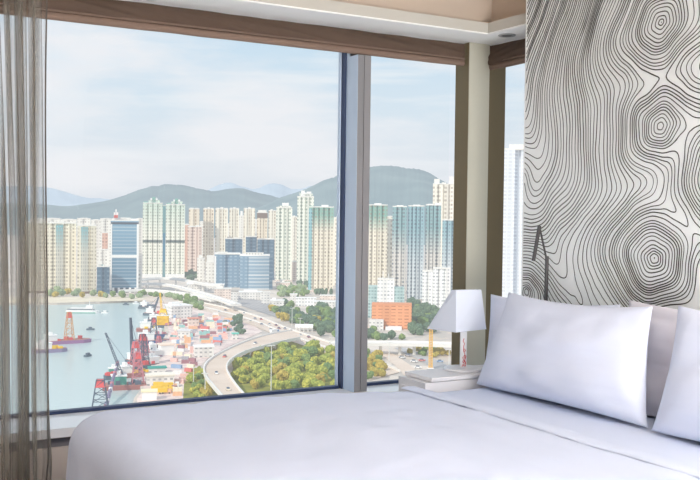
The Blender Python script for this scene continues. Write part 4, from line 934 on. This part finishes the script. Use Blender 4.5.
def crown_mesh(seed, mat, slim=1.0):
    bm = bmesh.new(); rnd = random.Random(seed)
    for k in range(6):
        r = rnd.uniform(0.42, 0.62) if k else 0.72; a = rnd.uniform(0, 6.28)
        o = Vector((math.cos(a) * 0.5 * (k > 0), math.sin(a) * 0.5 * (k > 0), 0.85 + rnd.uniform(-0.22, 0.3) * (k > 0))) 
        g = bmesh.ops.create_icosphere(bm, subdivisions=3, radius=r)
        for v in g['verts']:
            d = v.co.normalized(); f = 1 + 0.34 * noise.noise(d * 2.6 + Vector((seed, k, 0))) + 0.34 * noise.noise(d * 6.5 + Vector((seed, k, 4)))
            v.co = v.co * f; v.co.z *= slim; v.co += o
    me = bpy.data.meshes.new('crown'); bm.to_mesh(me); bm.free(); me.materials.append(mat)
    for p_ in me.polygons: p_.use_smooth = False
    return me
trb = MB(); trb.tube((0, 0, 0), (0, 0, 0.9), 0.07, 0.05)
trunk_me = trb.mesh('trunk', m_trunk)
crowns = {}; NT = 0
def tree(px, py, wpx, kind, label, group, name='tree', hs=1.0):
    B = G(px, py, LAND); s = (B - CAM).dot(FW) / FPX; sc_ = wpx * s / 2.0
    key = (kind.name, random.randrange(3))
    if key not in crowns: crowns[key] = crown_mesh(len(crowns) * 3.7 + 1, kind)
    global NT; NT += 1
    t = thing(name, label, 'tree', (B.x, B.y, LAND), random.uniform(0, 6.28), group); t.scale = (sc_, sc_, sc_ * hs)
    o = bpy.data.objects.new('crown', crowns[key]); C.objects.link(o); o.parent = t
    o = bpy.data.objects.new('trunk', trunk_me); C.objects.link(o); o.parent = t
    return t
def inpoly(x, y, P):
    c = False
    for i in range(len(P)):
        (x0, y0), (x1, y1) = P[i], P[i - 1]
        if (y0 > y) != (y1 > y) and x < (x1 - x0) * (y - y0) / (y1 - y0) + x0: c = not c
    return c
def forest(P, step, wr, kinds, label, group, name='tree', hs=1.0, jit=0.45, row=0.62):
    xs = [p[0] for p in P]; ys_ = [p[1] for p in P]; y = min(ys_); k = 0
    while y <= max(ys_):
        x = min(xs) + (step / 2 if k % 2 else 0)
        while x <= max(xs):
            qx, qy = x + random.uniform(-jit, jit) * step, y + random.uniform(-jit, jit) * step * row
            if inpoly(qx, qy, P):
                kd = random.choice(kinds); tree(qx, qy, random.uniform(*wr), kd, label, group, name, hs * random.uniform(0.85, 1.2))
            x += step
        y += step * row; k += 1
forest([(236, 366), (250, 356), (272, 352), (300, 352), (335, 356), (336, 393), (246, 394), (232, 380)], 8.6, (9.5, 14), [lm_park, lm_park, lm_park, lm_park, lm_gold, lm_green], 'bushy yellow-green tree in the park below the curved ramp', 'yellow-green trees of the roadside park')
forest([(290, 352), (300, 349), (316, 351), (318, 356), (300, 362), (286, 360)], 8, (10, 13), [lm_green, lm_park], 'mid-green tree at the top corner of the park by the pavilion', 'green trees at the top of the park')
forest([(238, 366), (246, 358), (262, 354), (268, 362), (250, 368)], 7, (8, 11), [lm_dark, lm_gold], 'dusky olive tree on the park edge beside the curved ramp', 'olive trees beside the ramp')
forest([(189, 384), (196, 372), (203, 373), (213, 390), (212, 400), (190, 402)], 7, (8, 11.5), [lm_gold, lm_park, lm_green], 'golden-green tree in the corner left of the curved ramp', 'golden-green trees left of the ramp')
forest([(231, 318), (236, 317), (243, 325), (243, 334), (238, 336), (231, 331)], 5, (6, 8), [lm_dark], 'dark green tree on the island between highway and ramp', 'dark trees on the road island')
forest([(222, 323), (229, 325), (228, 334), (221, 332)], 4.5, (4.5, 6), [lm_dark, lm_far], 'small grey-green tree at the edge of the quay yard', 'small trees by the yard')
forest([(284, 305), (292, 306), (304, 313), (300, 317), (286, 314)], 6, (6.5, 9), [lm_green, lm_dark], 'green tree between the white depot and the long hall', 'trees by the depot')
forest([(272, 310), (286, 312), (300, 317), (318, 323), (316, 330), (294, 326), (274, 319)], 6, (7, 10), [lm_dark, lm_green, lm_gold], 'green tree in the belt above the highway', 'trees along the top of the highway')
forest([(306, 314), (320, 309), (338, 312), (340, 338), (322, 338), (312, 326)], 6.6, (8, 13), [lm_dark, lm_green], 'large dark green tree beside the mullion above the pavilion', 'dark trees beside the mullion')
forest([(277, 288), (300, 289), (312, 294), (300, 298), (280, 297)], 5, (6, 9), [lm_far, lm_green], 'pale green tree at the foot of the harbour towers', 'trees at the foot of the harbour towers')
forest([(298, 283), (308, 284), (307, 288), (298, 288)], 4, (5, 6.5), [lm_dark], 'dark tree tucked between two harbour tower bases', 'dark trees between tower bases')
for x in (316, 319, 322.5, 326, 331): tree(x, 295, 4.2, lm_dark, 'slim dark cypress-like tree in front of the green-topped tower', 'slim dark trees at the tower foot', hs=1.9)
forest([(183, 273), (197, 274), (197, 281), (183, 281)], 4, (5, 7), [lm_dark], 'dark grey-green tree between the green twins and the white block', 'dark trees right of the green twins')
forest([(46, 295), (58, 293), (92, 293), (104, 295), (104, 298), (46, 298)], 6, (6, 9), [lm_far, lm_far, lm_gold], 'hazy green tree on the far shore below the cream estate', 'shore trees below the cream estate')
forest([(104, 296), (120, 296), (146, 294), (170, 297), (176, 301), (150, 300), (120, 299), (106, 299)], 6, (5.5, 8.5), [lm_far, lm_green], 'green tree on the far shore below the blue glass tower', 'shore trees below the blue glass tower')
forest([(168, 299), (186, 299), (200, 304), (203, 312), (194, 310), (176, 303)], 5, (5.5, 8), [lm_green, lm_far], 'green tree behind the white warehouse at the head of the quay', 'trees behind the white warehouse')
forest([(212, 298), (224, 301), (232, 304), (230, 306), (214, 302)], 4, (4, 5.5), [lm_green, lm_gold], 'small tree beside the pinkish block', 'small trees beside the pinkish block')
forest([(406, 304), (424, 308), (437, 318), (436, 338), (412, 338), (406, 326)], 7, (9, 13), [lm_green, lm_dark, lm_dark], 'green tree right of the orange brick building', 'trees right of the orange building')
forest([(366, 330), (378, 332), (380, 338), (402, 338), (402, 341), (366, 341)], 5.5, (7, 10), [lm_green, lm_dark], 'green tree in front of the orange brick building', 'trees before the orange building')
forest([(364, 355), (374, 354), (384, 362), (385, 378), (366, 380)], 6.5, (9, 12), [lm_green, lm_gold], 'olive-green tree at the foot of the right-hand pane beside the mullion', 'olive trees under the viaduct')
forest([(396, 350), (440, 349), (452, 358), (420, 358)], 6, (6, 9), [lm_green, lm_gold], 'small tree under the viaduct', 'small trees under the viaduct')

# ---- street lamps
m_pole = plain('galvanised_pole', (226, 226, 220), 0.5, 0.03)
for x, yt, yb, lb in ((205, 373, 397, 'tall street lamp among the golden-green trees left of the ramp'), (193.5, 367, 386, 'street lamp at the yard edge left of the ramp'), (271, 345, 392, 'tallest street lamp, standing in the park trees'), (292, 308, 326, 'street lamp beside the highway left of the pavilion'), (331.5, 337, 355, 'street lamp beside the mullion above the park'), (222.5, 322, 336, 'street lamp at the edge of the quay yard near the road island'), (389, 342, 361, 'street lamp under the viaduct in the right-hand pane'), (449, 349, 366, 'street lamp beside the corner post'), (300, 318, 331, 'street lamp left of the pavilion roof')):
    B = G(x, yb, LAND); s = (B - CAM).dot(FW) / FPX; h = (yb - yt) * s
    t = thing('street_lamp', lb, 'street lamp', (B.x, B.y, LAND), -yaw)
    b = MB(); b.tube((0, 0, 0), (0, 0, h), 0.40, 0.26); b.build('pole', m_pole, t)
    b = MB(); b.box(-2.4, -0.2, -0.3, 0.3, h - 0.4, h); b.box(0.2, 2.4, -0.3, 0.3, h - 0.4, h); b.build('lamp_head', m_pole, t)

# ---- boats, barges and floating cranes
m_red = plain('crane_red', (226, 96, 96), 0.6, 0.08, 0.3); m_pinkr = plain('faded_red_steel', (206, 138, 148), 0.6, 0.1, 0.3); m_blueh = plain('navy_hull', (70, 92, 140), 0.5, 0.06, 0.3)
m_rust = plain('rust_hull', (168, 112, 108), 0.8, 0.15, 0.2); m_greyh = plain('slate_hull', (96, 112, 124), 0.7, 0.08, 0.3); m_yel = plain('crane_yellow', (246, 202, 62), 0.6, 0.05, 0.3)
m_deck = plain('work_deck', (176, 132, 124), 0.9, 0.2, 0.3); m_cab = plain('boat_white', (246, 244, 240), 0.6, 0.03, 0.3); m_steel = plain('slate_steel', (94, 106, 122), 0.6, 0.08, 0.3); m_green2 = plain('boat_green', (92, 168, 150), 0.6, 0.06, 0.3)
m_purp = plain('faded_purple_hull', (166, 118, 160), 0.7, 0.1, 0.3)
def hull(L, Wd, H, mat, root, deck=m_deck):
    P = [(-L / 2, -Wd * .42), (-L / 2 + L * .06, -Wd / 2), (L * .30, -Wd / 2), (L * .43, -Wd * .34), (L / 2, 0), (L * .43, Wd * .34), (L * .30, Wd / 2), (-L / 2 + L * .06, Wd / 2), (-L / 2, Wd * .42)]
    b = MB(); b.prism(P, -0.4, H); b.build('hull', mat, root)
    b = MB(); b.prism([(x * .95, y * .9) for x, y in P], H, H + 0.25); b.build('deck', deck, root)
def lattice(b, base, top, w0, w1, n, r):
    base = Vector(base); top = Vector(top); d = (top - base).normalized(); q = d.orthogonal().normalized(); w = d.cross(q)
    if abs(d.z) > 0.7: q, w = Vector((1, 0, 0)), Vector((0, 1, 0))
    c = [(-1, -1), (1, -1), (1, 1), (-1, 1)]
    def P(k, f): e = w0 + (w1 - w0) * f; return base + (top - base) * f + q * c[k][0] * e + w * c[k][1] * e
    for k in range(4):
        b.tube(P(k, 0), P(k, 1), r, n=4)
        for i in range(n):
            b.tube(P(k, i / n), P((k + 1) % 4, (i + 1) / n), r * 0.6, n=4); b.tube(P(k, (i + 1) / n), P((k + 1) % 4, (i + 1) / n), r * 0.6, n=4)
def barge(label, px, py, rz, L, W, hm, tower_=None, boom=None, house=None, cat='crane barge', name='crane_barge', deckm=m_deck, group=None):
    B = G(px, py, SEA); s = (B - CAM).dot(FW) / FPX
    t = thing(name, label, cat, (B.x, B.y, SEA), -yaw + rz, group); H = 3.0
    hull(L, W, H, hm, t, deckm)
    if tower_:   # x position, height m, half widths, material legs, top colour
        x, h, w0, ml, mt = tower_
        b = MB(); lattice(b, (x, 0, H), (x, 0, H + h), w0, w0 * 0.42, 5, 0.36); b.build('crane_tower', ml, t)
        b = MB(); b.box(x - w0 * .6, x + w0 * .6, -w0 * .6, w0 * .6, H + h * .80, H + h, 0.6); b.build('tower_head', mt, t)
    if boom:     # tip vector in image-right, up metres
        x, dx, dz, mb = boom
        b = MB(); rr = Vector((math.cos(-rz), math.sin(-rz), 0)); lattice(b, (x, 0, H + 1.5), Vector((x, 0, H + 1.5)) + rr * dx + Z * dz, 1.0, 0.5, 8, 0.35); b.build('boom', mb, t)
        b = MB(); b.tube(Vector((x, 0, H + 1.5)) + rr * dx + Z * dz, (x - 6 * (1 if dx > 0 else -1), 0, H + 9), 0.15, n=4); b.build('boom_cable', m_steel, t)
    if house:
        x, l, w, h, mh = house
        b = MB(); b.box(x, x + l, -w / 2, w / 2, H + .2, H + h); b.build('deck_house', mh, t)
        b = MB(); b.box(x - .5, x + l + .5, -w / 2 - .5, w / 2 + .5, H + h, H + h + .6); b.box(x + l * .3, x + l * .6, -w * .3, w * .3, H + h + .6, H + h * 1.6); b.build('wheelhouse', m_cab, t)
    b = MB()
    for k in range(7):
        x = random.uniform(-L * .4, L * .3); y = random.uniform(-W * .35, W * .2); a = random.uniform(1, 2.2); b.box(x - a, x + a, y - a, y + a, H + .25, H + random.uniform(1.5, 3.4))
    b.build('deck_gear', random.choice([m_pinkr, m_red, m_steel, m_yel]), t)
    return t, s
m_lil = plain('lilac_grey_hull', (150, 138, 168), 0.7, 0.1, 0.3)
barge('pink and purple barge with a red-topped yellow crane tower, at the curtain edge', 67, 343, 0.55, 46, 15, m_purp, (2, 26, 4.0, plain('ochre_steel', (214, 160, 110), .7, .1, .3), m_red), None, (-20, 10, 9, 5, m_cab))
barge('slate barge half behind the curtain, moored to the purple barge', 50, 352, 0.5, 30, 11, m_lil, None, None, (-11, 12, 7, 5, m_cab), 'barge', 'barge')
barge('red-headed crane tower rising just above the window sill', 100, 420, 0.2, 34, 14, m_greyh, (0, 21, 5.2, m_steel, m_red), None, None)
barge('rust-red derrick barge with a long boom leaning left over the water', 129, 388, 0.3, 36, 16, m_rust, (6, 22, 4.2, m_pinkr, m_red), (-3, -13.5, 34, m_steel), (-12, 10, 9, 6, m_green2))
barge('red-headed floating crane behind the derrick barge', 135.5, 376, 0.6, 30, 13, m_rust, (0, 23, 4.0, m_pinkr, m_red), None, (-12, 8, 8, 5, m_cab))
barge('red-headed floating crane with a thin dark mast, third from the window sill', 142.5, 368, 0.8, 30, 13, m_greyh, (0, 24, 3.8, m_steel, m_red), (-9, -2, 36, m_steel), (5, 8, 8, 5, m_cab))
barge('faded red work barge crowded against the quay', 148, 360, 0.9, 28, 12, m_purp, (-4, 17, 3.4, m_pinkr, m_red), None, (4, 8, 7, 4, m_cab))
barge('navy blue workboat with a white deck house moored at the quay', 152.5, 343, 0.35, 34, 14, m_blueh, (1, 21, 3.8, m_steel, m_red), None, (-13, 14, 9, 6, m_cab), 'workboat', 'workboat')
barge('crimson work barge behind the navy workboat', 149, 331, 0.2, 26, 11, m_rust, None, None, (-9, 12, 8, 6, m_cab), 'barge', 'barge')
barge('yellow crane barge with a slender A-frame jib, brightest on the quay', 163, 327.5, 0.1, 24, 14, m_greyh, (0, 17, 6.5, m_yel, m_yel), (0, -3.5, 33, m_yel), (-6, 12, 9, 10, m_yel))
barge('small slate tug beside the derrick barge', 114.5, 379, 0.4, 15, 7, m_greyh, None, None, (-4, 7, 5, 5, m_green2), 'tug', 'tug', m_greyh)
barge('dark lighter moored at the far corner of the basin', 150, 309, -0.3, 30, 10, m_greyh, None, None, (-12, 9, 7, 5, m_cab), 'barge', 'barge')
barge('slate work barge with a white house beyond the yellow crane', 155, 315.5, -0.2, 28, 10, m_greyh, None, (-2, 6, 18, m_steel), (-10, 9, 7, 5, m_cab), 'barge', 'barge')
for x, y, rz, L_, hm, tw, hs_, lb in ((139, 362.5, 0.7, 22, m_greyh, (2, 19, 3.0, m_pinkr, m_red), (-9, 7, 6, 5, m_cab), 'slim grey barge with a pink derrick, outermost of the crowded cranes'),
        (155, 352, 0.8, 18, m_rust, (4, 11, 2.4, m_pinkr, m_red), (-7, 7, 6, 4, m_cab), 'rust workboat tucked in behind the navy workboat'),
        (159, 337, 0.4, 18, m_blueh, None, (-7, 9, 6, 5, m_cab), 'blue workboat at the inner quay beside the yellow crane barge'),
        (157, 322, 0.0, 20, m_greyh, (5, 10, 2.2, m_pinkr, m_red), (-8, 8, 6, 5, m_cab), 'slate workboat with a small red mast left of the yellow crane barge')):
    barge(lb, x, y, rz, L_, L_ * .38, hm, tw, None, hs_, 'workboat', 'workboat')
# buoyed dredging boom
B = G(111, 386, SEA)
dp_ = thing('dredging_boom', 'red and white floating lattice boom reaching over the water left of the derrick barge', 'boom', (B.x, B.y, SEA))
a_, c_ = G(105, 410, SEA + 1), at(118, 361, (G(114, 384, SEA) - CAM).dot(FW)); 
b = MB(); lattice(b, a_ - B, c_ - Vector((B.x, B.y, SEA)), 0.8, 0.5, 12, 0.28); b.build('lattice', m_lil, dp_)
for k in range(9):
    f = (k + .5) / 9; q = (a_ - Vector((B.x, B.y, SEA))).lerp(c_ - Vector((B.x, B.y, SEA)), f)
    if k in (2, 5): continue
    b = MB(); b.tube(q - Vector((0, 0, 1.3)), q + Vector((0, 0, 1.3)), 1.5, 1.2, n=8); b.build('float', m_cab if k % 2 else m_pinkr, dp_)
# ferry and little boats
B = G(83, 313, SEA)
fe = thing('ferry', 'white ferry with two decks crossing near the far shore', 'ferry', (B.x, B.y, SEA), -yaw + 0.05)
hull(40, 9, 3.2, m_cab, fe, m_cab)
b = MB(); b.box(-15, 12, -3.6, 3.6, 3.4, 6.4); b.build('main_deck', m_cab, fe)
b = MB(); b.box(4, 12, -3, 3, 6.4, 9.4); b.build('bridge', m_cab, fe)
b = MB(); b.box(-18, 15, -4.3, -3.7, 4.4, 5.4); b.build('window_band', m_steel, fe)
b = MB(); b.tube((8, 0, 9.4), (8, 0, 15), 0.4); b.build('mast', m_cab, fe)
b = MB(); b.box(-19.9, 16, -4.7, -4.4, 0.2, 1.2); b.build('boot_stripe', m_green2, fe)
for x, y, lb, rz in ((105, 313, 'small dark launch right of the white ferry', 0), (90.5, 330, 'small dark launch in the middle of the basin', 0.2), (88, 356.5, 'little sampan alone on the near water', 1.2), (126, 305, 'dinghy close to the far sea wall, below the blue tower', 0), (136, 303.5, 'white launch near the corner of the far sea wall', 0.1)):
    B = G(x, y, SEA); t = thing('small_boat', lb, 'boat', (B.x, B.y, SEA), -yaw + rz)
    hull(8.5, 3.2, 1.4, m_greyh if 'white' not in lb else m_cab, t, m_greyh); b = MB(); b.box(-2, 1.6, -1.1, 1.1, 1.6, 3.2); b.build('cabin', m_steel if 'white' not in lb else m_cab, t)

# ---- quay yard: containers, trucks, stacks
cols = {'white': (246, 244, 240), 'red': (220, 128, 122), 'pink': (240, 198, 188), 'blue': (150, 176, 206), 'orange': (240, 190, 150), 'teal': (160, 206, 200), 'cream': (246, 234, 210), 'grey': (178, 176, 182), 'maroon': (170, 122, 130)}
cmat = {k: plain('paint_' + k, v, 0.7, 0.06, 0.4) for k, v in cols.items()}
cmesh = {}
def container_mesh(k, L):
    key = (k, L)
    if key not in cmesh:
        b = MB(); n = int(L / 1.2)
        P = []
        for i in range(n):   # corrugated long sides
            x = -L / 2 + i * L / n; P += [(x, -1.25 + (0.12 if i % 2 else 0)), (x + L / n * .9, -1.25 + (0.12 if i % 2 else 0))]
        P += [(L / 2, -1.25), (L / 2, 1.25), (-L / 2, 1.25)]
        b.prism(P, 0, 2.7); cmesh[key] = b.mesh('container', cmat[k])
    return cmesh[key]
YARD = [(172, 320), (186, 321), (216, 315), (236, 323), (228, 336), (220, 346), (204, 358), (194, 370), (186, 382), (180, 396), (160, 396), (176, 374), (170, 362), (178, 352), (172, 342), (176, 330)]
block = [(189, 199, 316, 327), (178, 190, 328, 339), (195, 216, 344, 358.5), (161, 175, 342, 357), (147, 175, 366, 386), (171, 194, 303, 319)]
n_c = 0; used_pts = []
tries = 0
while n_c < 120 and tries < 4000:
    tries += 1
    x, y = random.uniform(158, 238), random.uniform(316, 396)
    if not inpoly(x, y, YARD) or any(a - 1 < x < b_ + 1 and c_ < y < d_ + 1 for a, b_, c_, d_ in block): continue
    if y > 352 and random.random() < 0.55: continue
    p_ = G(x, y, LAND)
    if any((p_ - q).length < 10.5 for q in used_pts): continue
    used_pts.append(p_); k = random.choice(['white', 'white', 'white', 'red', 'pink', 'pink', 'orange', 'blue', 'teal', 'cream', 'cream', 'grey', 'maroon']); L_ = random.choice([6.1, 6.1, 9])
    o = bpy.data.objects.new('shipping_container', container_mesh(k, L_)); C.objects.link(o)
    o.location = (p_.x, p_.y, LAND + 0.3); o.rotation_euler = (0, 0, -yaw + random.choice([0.2, 0.2, 1.75, -0.4]) + random.uniform(-.1, .1))
    tag(o, f'{k} shipping container standing in the crowded quay yard', 'container', f'{k} containers in the quay yard'); n_c += 1
    if random.random() < 0.3:
        o2 = o.copy(); C.objects.link(o2); k2 = random.choice(list(cols)); o2.data = container_mesh(k2, L_); o2.location.z += 2.72
        tag(o2, f'{k2} shipping container stacked on another in the quay yard', 'container', f'stacked {k2} containers in the quay yard')
def truck(px, py, rz, cabm, bodym, label, group, z=LAND + 0.7, L=9.0):
    B = G(px, py, z); t = thing('truck', label, 'truck', (B.x, B.y, z), -yaw + rz, group)
    b = MB(); b.box(-L / 2, L * .24, -1.3, 1.3, 1.0, 3.8); b.build('cargo_body', bodym, t)
    b = MB(); b.box(L * .27, L / 2, -1.2, 1.2, 0.7, 3.0); b.build('cab', cabm, t)
    for sx_ in (-.3, -.1, .37):
        for sy_ in (-1.2, 1.2):
            b = MB(); b.tube((L * sx_, sy_ - .2, .5), (L * sx_, sy_ + .2, .5), .5, n=10); b.build('wheel', m_darkb, t)
    return t
m_carw = cmat['white']; 
for k, (x, y) in enumerate(((160, 387.5), (165, 389.5), (170, 388), (158, 391.5), (164, 393.5), (171, 392.5))):
    truck(x, y, 0.1 + 0.05 * k, m_yel if k % 2 else cmat['orange'], m_yel, 'yellow truck parked in front of the cream tarpaulin shed', 'yellow trucks by the cream shed', LAND + 0.3)
truck(274.5, 333, 1.0, cmat['blue'], cmat['white'], 'blue and white truck where the ramp leaves the highway', None, LAND + 0.7, 13)
def lane(i, f, z=LAND + 0.7):
    k = min(int(i), len(HWu) - 2); g = i - k
    u = [HWu[k][a] * (1 - g) + HWu[k + 1][a] * g for a in (0, 1)]; l = [HWl[k][a] * (1 - g) + HWl[k + 1][a] * g for a in (0, 1)]
    return (u[0] * (1 - f) + l[0] * f, u[1] * (1 - f) + l[1] * f)
carm = {}
def car_mesh(k):
    if k not in carm:
        b = MB(); b.box(-2.3, 2.3, -0.95, 0.95, 0.3, 1.0); b.m = 1; b.prism([(-1.5, -0.85), (1.0, -0.85), (1.0, 0.85), (-1.5, 0.85)], 1.0, 1.65, 0.8); b.m = 2
        for x in (-1.4, 1.4):
            for y in (-.9, .9): b.tube((x, y - .1, .35), (x, y + .1, .35), .35, n=8)
        carm[k] = b.mesh('car', [cmat[k], m_steel, m_darkb])
    return carm[k]
for i, f, k in ((20, .12, 'white'), (22.5, .3, 'grey'), (24, .15, 'red'), (26, .33, 'white'), (27.5, .14, 'maroon'), (28.3, .3, 'maroon'), (29.5, .12, 'grey'), (31, .32, 'blue'), (33, .2, 'white'), (18, .6, 'white'), (21, .75, 'cream'), (24, .62, 'grey'), (26.5, .76, 'white'), (29, .6, 'white'), (16, .3, 'grey'), (14, .7, 'white'), (34.5, .14, 'maroon'), (36, .3, 'white')):
    x, y = lane(i, f); x2, y2 = lane(i + 0.5, f); a, c = G(x, y, LAND + .7), G(x2, y2, LAND + .7)
    o = bpy.data.objects.new('car', car_mesh(k)); C.objects.link(o); o.location = a; o.rotation_euler = (0, 0, math.atan2(c.y - a.y, c.x - a.x)); o.scale = (1.15, 1.15, 1.15)
    tag(o, f'{k} car driving on the wide highway behind the park', 'car', f'{k} cars on the highway')
for i, k in ((12, 'white'), (22, 'red'), (34, 'white'), (44, 'cream')):
    x, y = RO[i][0] * .5 + RI[i][0] * .5, RO[i][1] * .5 + RI[i][1] * .5; x2, y2 = RO[i + 1][0] * .5 + RI[i + 1][0] * .5, RO[i + 1][1] * .5 + RI[i + 1][1] * .5
    a, c = G(x, y, RZ), G(x2, y2, RZ); o = bpy.data.objects.new('car', car_mesh(k)); C.objects.link(o); o.location = a; o.rotation_euler = (0, 0, math.atan2(c.y - a.y, c.x - a.x)); o.scale = (1.15, 1.15, 1.15)
    tag(o, {12: 'white car at the top of the curved ramp', 22: 'red car halfway round the curved ramp', 34: 'white car on the outer bend of the curved ramp', 44: 'cream car at the lower end of the curved ramp'}[i], 'car')
# yellow tower crane in the right-hand pane
B = G(430.5, 369, LAND); s = (B - CAM).dot(FW) / FPX
tc_ = thing('tower_crane', 'slender ochre lattice crane mast in the right-hand pane beside the lampshade', 'crane', (B.x, B.y, LAND), -yaw)
m_och = plain('ochre_mast', (236, 190, 100), .7, .05, .3)
b = MB(); lattice(b, (0, 0, 0), (0, 0, 42 * s), 1.3, 1.1, 16, 0.36); b.build('mast', m_och, tc_)
b = MB(); b.box(-2, 2, -2, 2, 40 * s, 43 * s); b.build('cab', m_och, tc_)
b = MB(); b.box(-2.5, 2.5, -2.5, 2.5, 0, 1.2); b.build('footing', m_conc, tc_)
for k, (x, y) in enumerate(((402, 358), (408, 356), (414, 362), (422, 361), (418, 368), (440, 362))):
    kk = ['white', 'grey', 'white', 'red', 'white', 'blue'][k]; p_ = G(x, y, LAND + .5); o = bpy.data.objects.new('car', car_mesh(kk)); C.objects.link(o); o.location = p_; o.rotation_euler = (0, 0, -yaw - 0.6 + k * .1); o.scale = (1.2, 1.2, 1.2)
    tag(o, ['white car first under the viaduct from the mullion', 'grey car under the viaduct', 'white car on the slip road left of the crane mast', 'red car beside the ochre crane mast', 'white car lowest on the slip road in the right-hand pane', 'blue car right of the ochre crane mast'][k], 'car')

# ---- aerial perspective: haze painted into outdoor materials as glow, growing with distance
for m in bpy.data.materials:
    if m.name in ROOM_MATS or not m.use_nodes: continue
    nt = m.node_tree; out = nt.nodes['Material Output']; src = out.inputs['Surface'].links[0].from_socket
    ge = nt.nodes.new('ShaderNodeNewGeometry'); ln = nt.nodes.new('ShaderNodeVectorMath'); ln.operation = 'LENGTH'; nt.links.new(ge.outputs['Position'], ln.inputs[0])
    f = math_node(nt, 'MULTIPLY', 0.58, math_node(nt, 'SUBTRACT', 1.0, math_node(nt, 'POWER', 2.71828, math_node(nt, 'MULTIPLY', ln.outputs['Value'], -PAINTED_HAZE))))
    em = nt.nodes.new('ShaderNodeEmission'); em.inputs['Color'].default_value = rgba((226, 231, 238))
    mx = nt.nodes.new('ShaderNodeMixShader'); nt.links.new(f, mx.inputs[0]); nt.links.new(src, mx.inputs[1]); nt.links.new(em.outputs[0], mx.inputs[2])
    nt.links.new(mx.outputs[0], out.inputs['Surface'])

print('TREES', NT)
# ================================================================== SKY AND LIGHT
w = bpy.data.worlds.new('world'); bpy.context.scene.world = w; w.use_nodes = True
nt = w.node_tree; bg = nt.nodes['Background']
tc = nt.nodes.new('ShaderNodeTexCoord'); sp = nt.nodes.new('ShaderNodeSeparateXYZ'); nt.links.new(tc.outputs['Generated'], sp.inputs[0])
ramp = nt.nodes.new('ShaderNodeValToRGB'); nt.links.new(sp.outputs[2], ramp.inputs[0])
els = ramp.color_ramp.elements
els[0].position = 0.0; els[0].color = rgba((226, 230, 238)); els[1].position = 1.0; els[1].color = rgba((150, 190, 232))
for p_, c_ in ((0.05, (229, 234, 241)), (0.11, (219, 232, 243)), (0.20, (202, 226, 244)), (0.40, (190, 216, 242))):
    e = els.new(p_); e.color = rgba(c_)
mp = nt.nodes.new('ShaderNodeMapping'); mp.inputs['Scale'].default_value = (1.0, 1.0, 3.4); mp.inputs['Location'].default_value = (0.35, 0.1, 0.0)
nt.links.new(tc.outputs['Generated'], mp.inputs[0])
nz = nt.nodes.new('ShaderNodeTexNoise'); nz.inputs['Scale'].default_value = 3.2; nz.inputs['Detail'].default_value = 7; nz.inputs['Roughness'].default_value = 0.55
nt.links.new(mp.outputs[0], nz.inputs['Vector'])
cr = nt.nodes.new('ShaderNodeMapRange'); cr.inputs['From Min'].default_value = 0.44; cr.inputs['From Max'].default_value = 0.60; cr.inputs['To Max'].default_value = 0.9
nt.links.new(nz.outputs['Fac'], cr.inputs['Value'])
mp2 = nt.nodes.new('ShaderNodeMapping'); mp2.inputs['Scale'].default_value = (3, 3, 34); mp2.inputs['Rotation'].default_value = (0.10, 0.05, 0)
nt.links.new(tc.outputs['Generated'], mp2.inputs[0])
nz2 = nt.nodes.new('ShaderNodeTexNoise'); nz2.inputs['Scale'].default_value = 2.0; nz2.inputs['Detail'].default_value = 6
nt.links.new(mp2.outputs[0], nz2.inputs['Vector'])
cr2 = nt.nodes.new('ShaderNodeMapRange'); cr2.inputs['From Min'].default_value = 0.5; cr2.inputs['From Max'].default_value = 0.72; cr2.inputs['To Max'].default_value = 0.6
nt.links.new(nz2.outputs['Fac'], cr2.inputs['Value'])
c1 = mixc(nt, cr2.outputs[0], ramp.outputs[0], rgba((243, 246, 250)))
c2 = mixc(nt, cr.outputs[0], c1, rgba((243, 243, 247)))
nt.links.new(c2, bg.inputs['Color']); bg.inputs['Strength'].default_value = 1.0
sd = bpy.data.lights.new('sun', 'SUN'); so = bpy.data.objects.new('sun', sd); C.objects.link(so)
sd.energy = 2.8; sd.angle = 0.03; sd.color = (1.0, 0.93, 0.82)
el = math.radians(38); az = F0 * 0.80 + R0 * 0.60           # sun comes from behind the left shoulder
so.rotation_euler = (az.normalized() * math.cos(el) - Z * math.sin(el)).to_track_quat('-Z', 'Y').to_euler()
def area(name, loc, target, sx, sy, e, col):
    l = bpy.data.lights.new(name, 'AREA'); l.shape = 'RECTANGLE'; l.size = sx; l.size_y = sy; l.energy = e; l.color = col
    o = bpy.data.objects.new(name, l); C.objects.link(o); o.location = loc
    o.rotation_euler = (Vector(target) - Vector(loc)).to_track_quat('-Z', 'Y').to_euler(); return o
area('overhead_fill', (1.5, 0.3, 2.68), (1.6, 0.6, 0), 2.4, 2.4, 104, (0.97, 0.98, 1.0))  # added fill from above, brightens the interior
area('rear_fill', (1.7, -2.6, 1.9), (2.2, 2.6, 1.0), 2.0, 1.6, 72, (0.97, 0.98, 1.0))  # added fill from behind the camera, no real lamp
area('upward_fill', (1.0, -1.7, 0.5), (1.6, 3.4, 2.3), 1.4, 0.8, 112, (1.0, 0.98, 0.95))  # added low fill aimed up to brighten ledge underside and blinds
sc = bpy.context.scene
sc.view_settings.view_transform = 'Standard'; sc.view_settings.look = 'None'; sc.view_settings.exposure = 0.0
sc.cycles.max_bounces = 8; sc.cycles.diffuse_bounces = 4; sc.cycles.transparent_max_bounces = 24; sc.cycles.use_denoising = True
sc.cycles.sample_clamp_indirect = 6
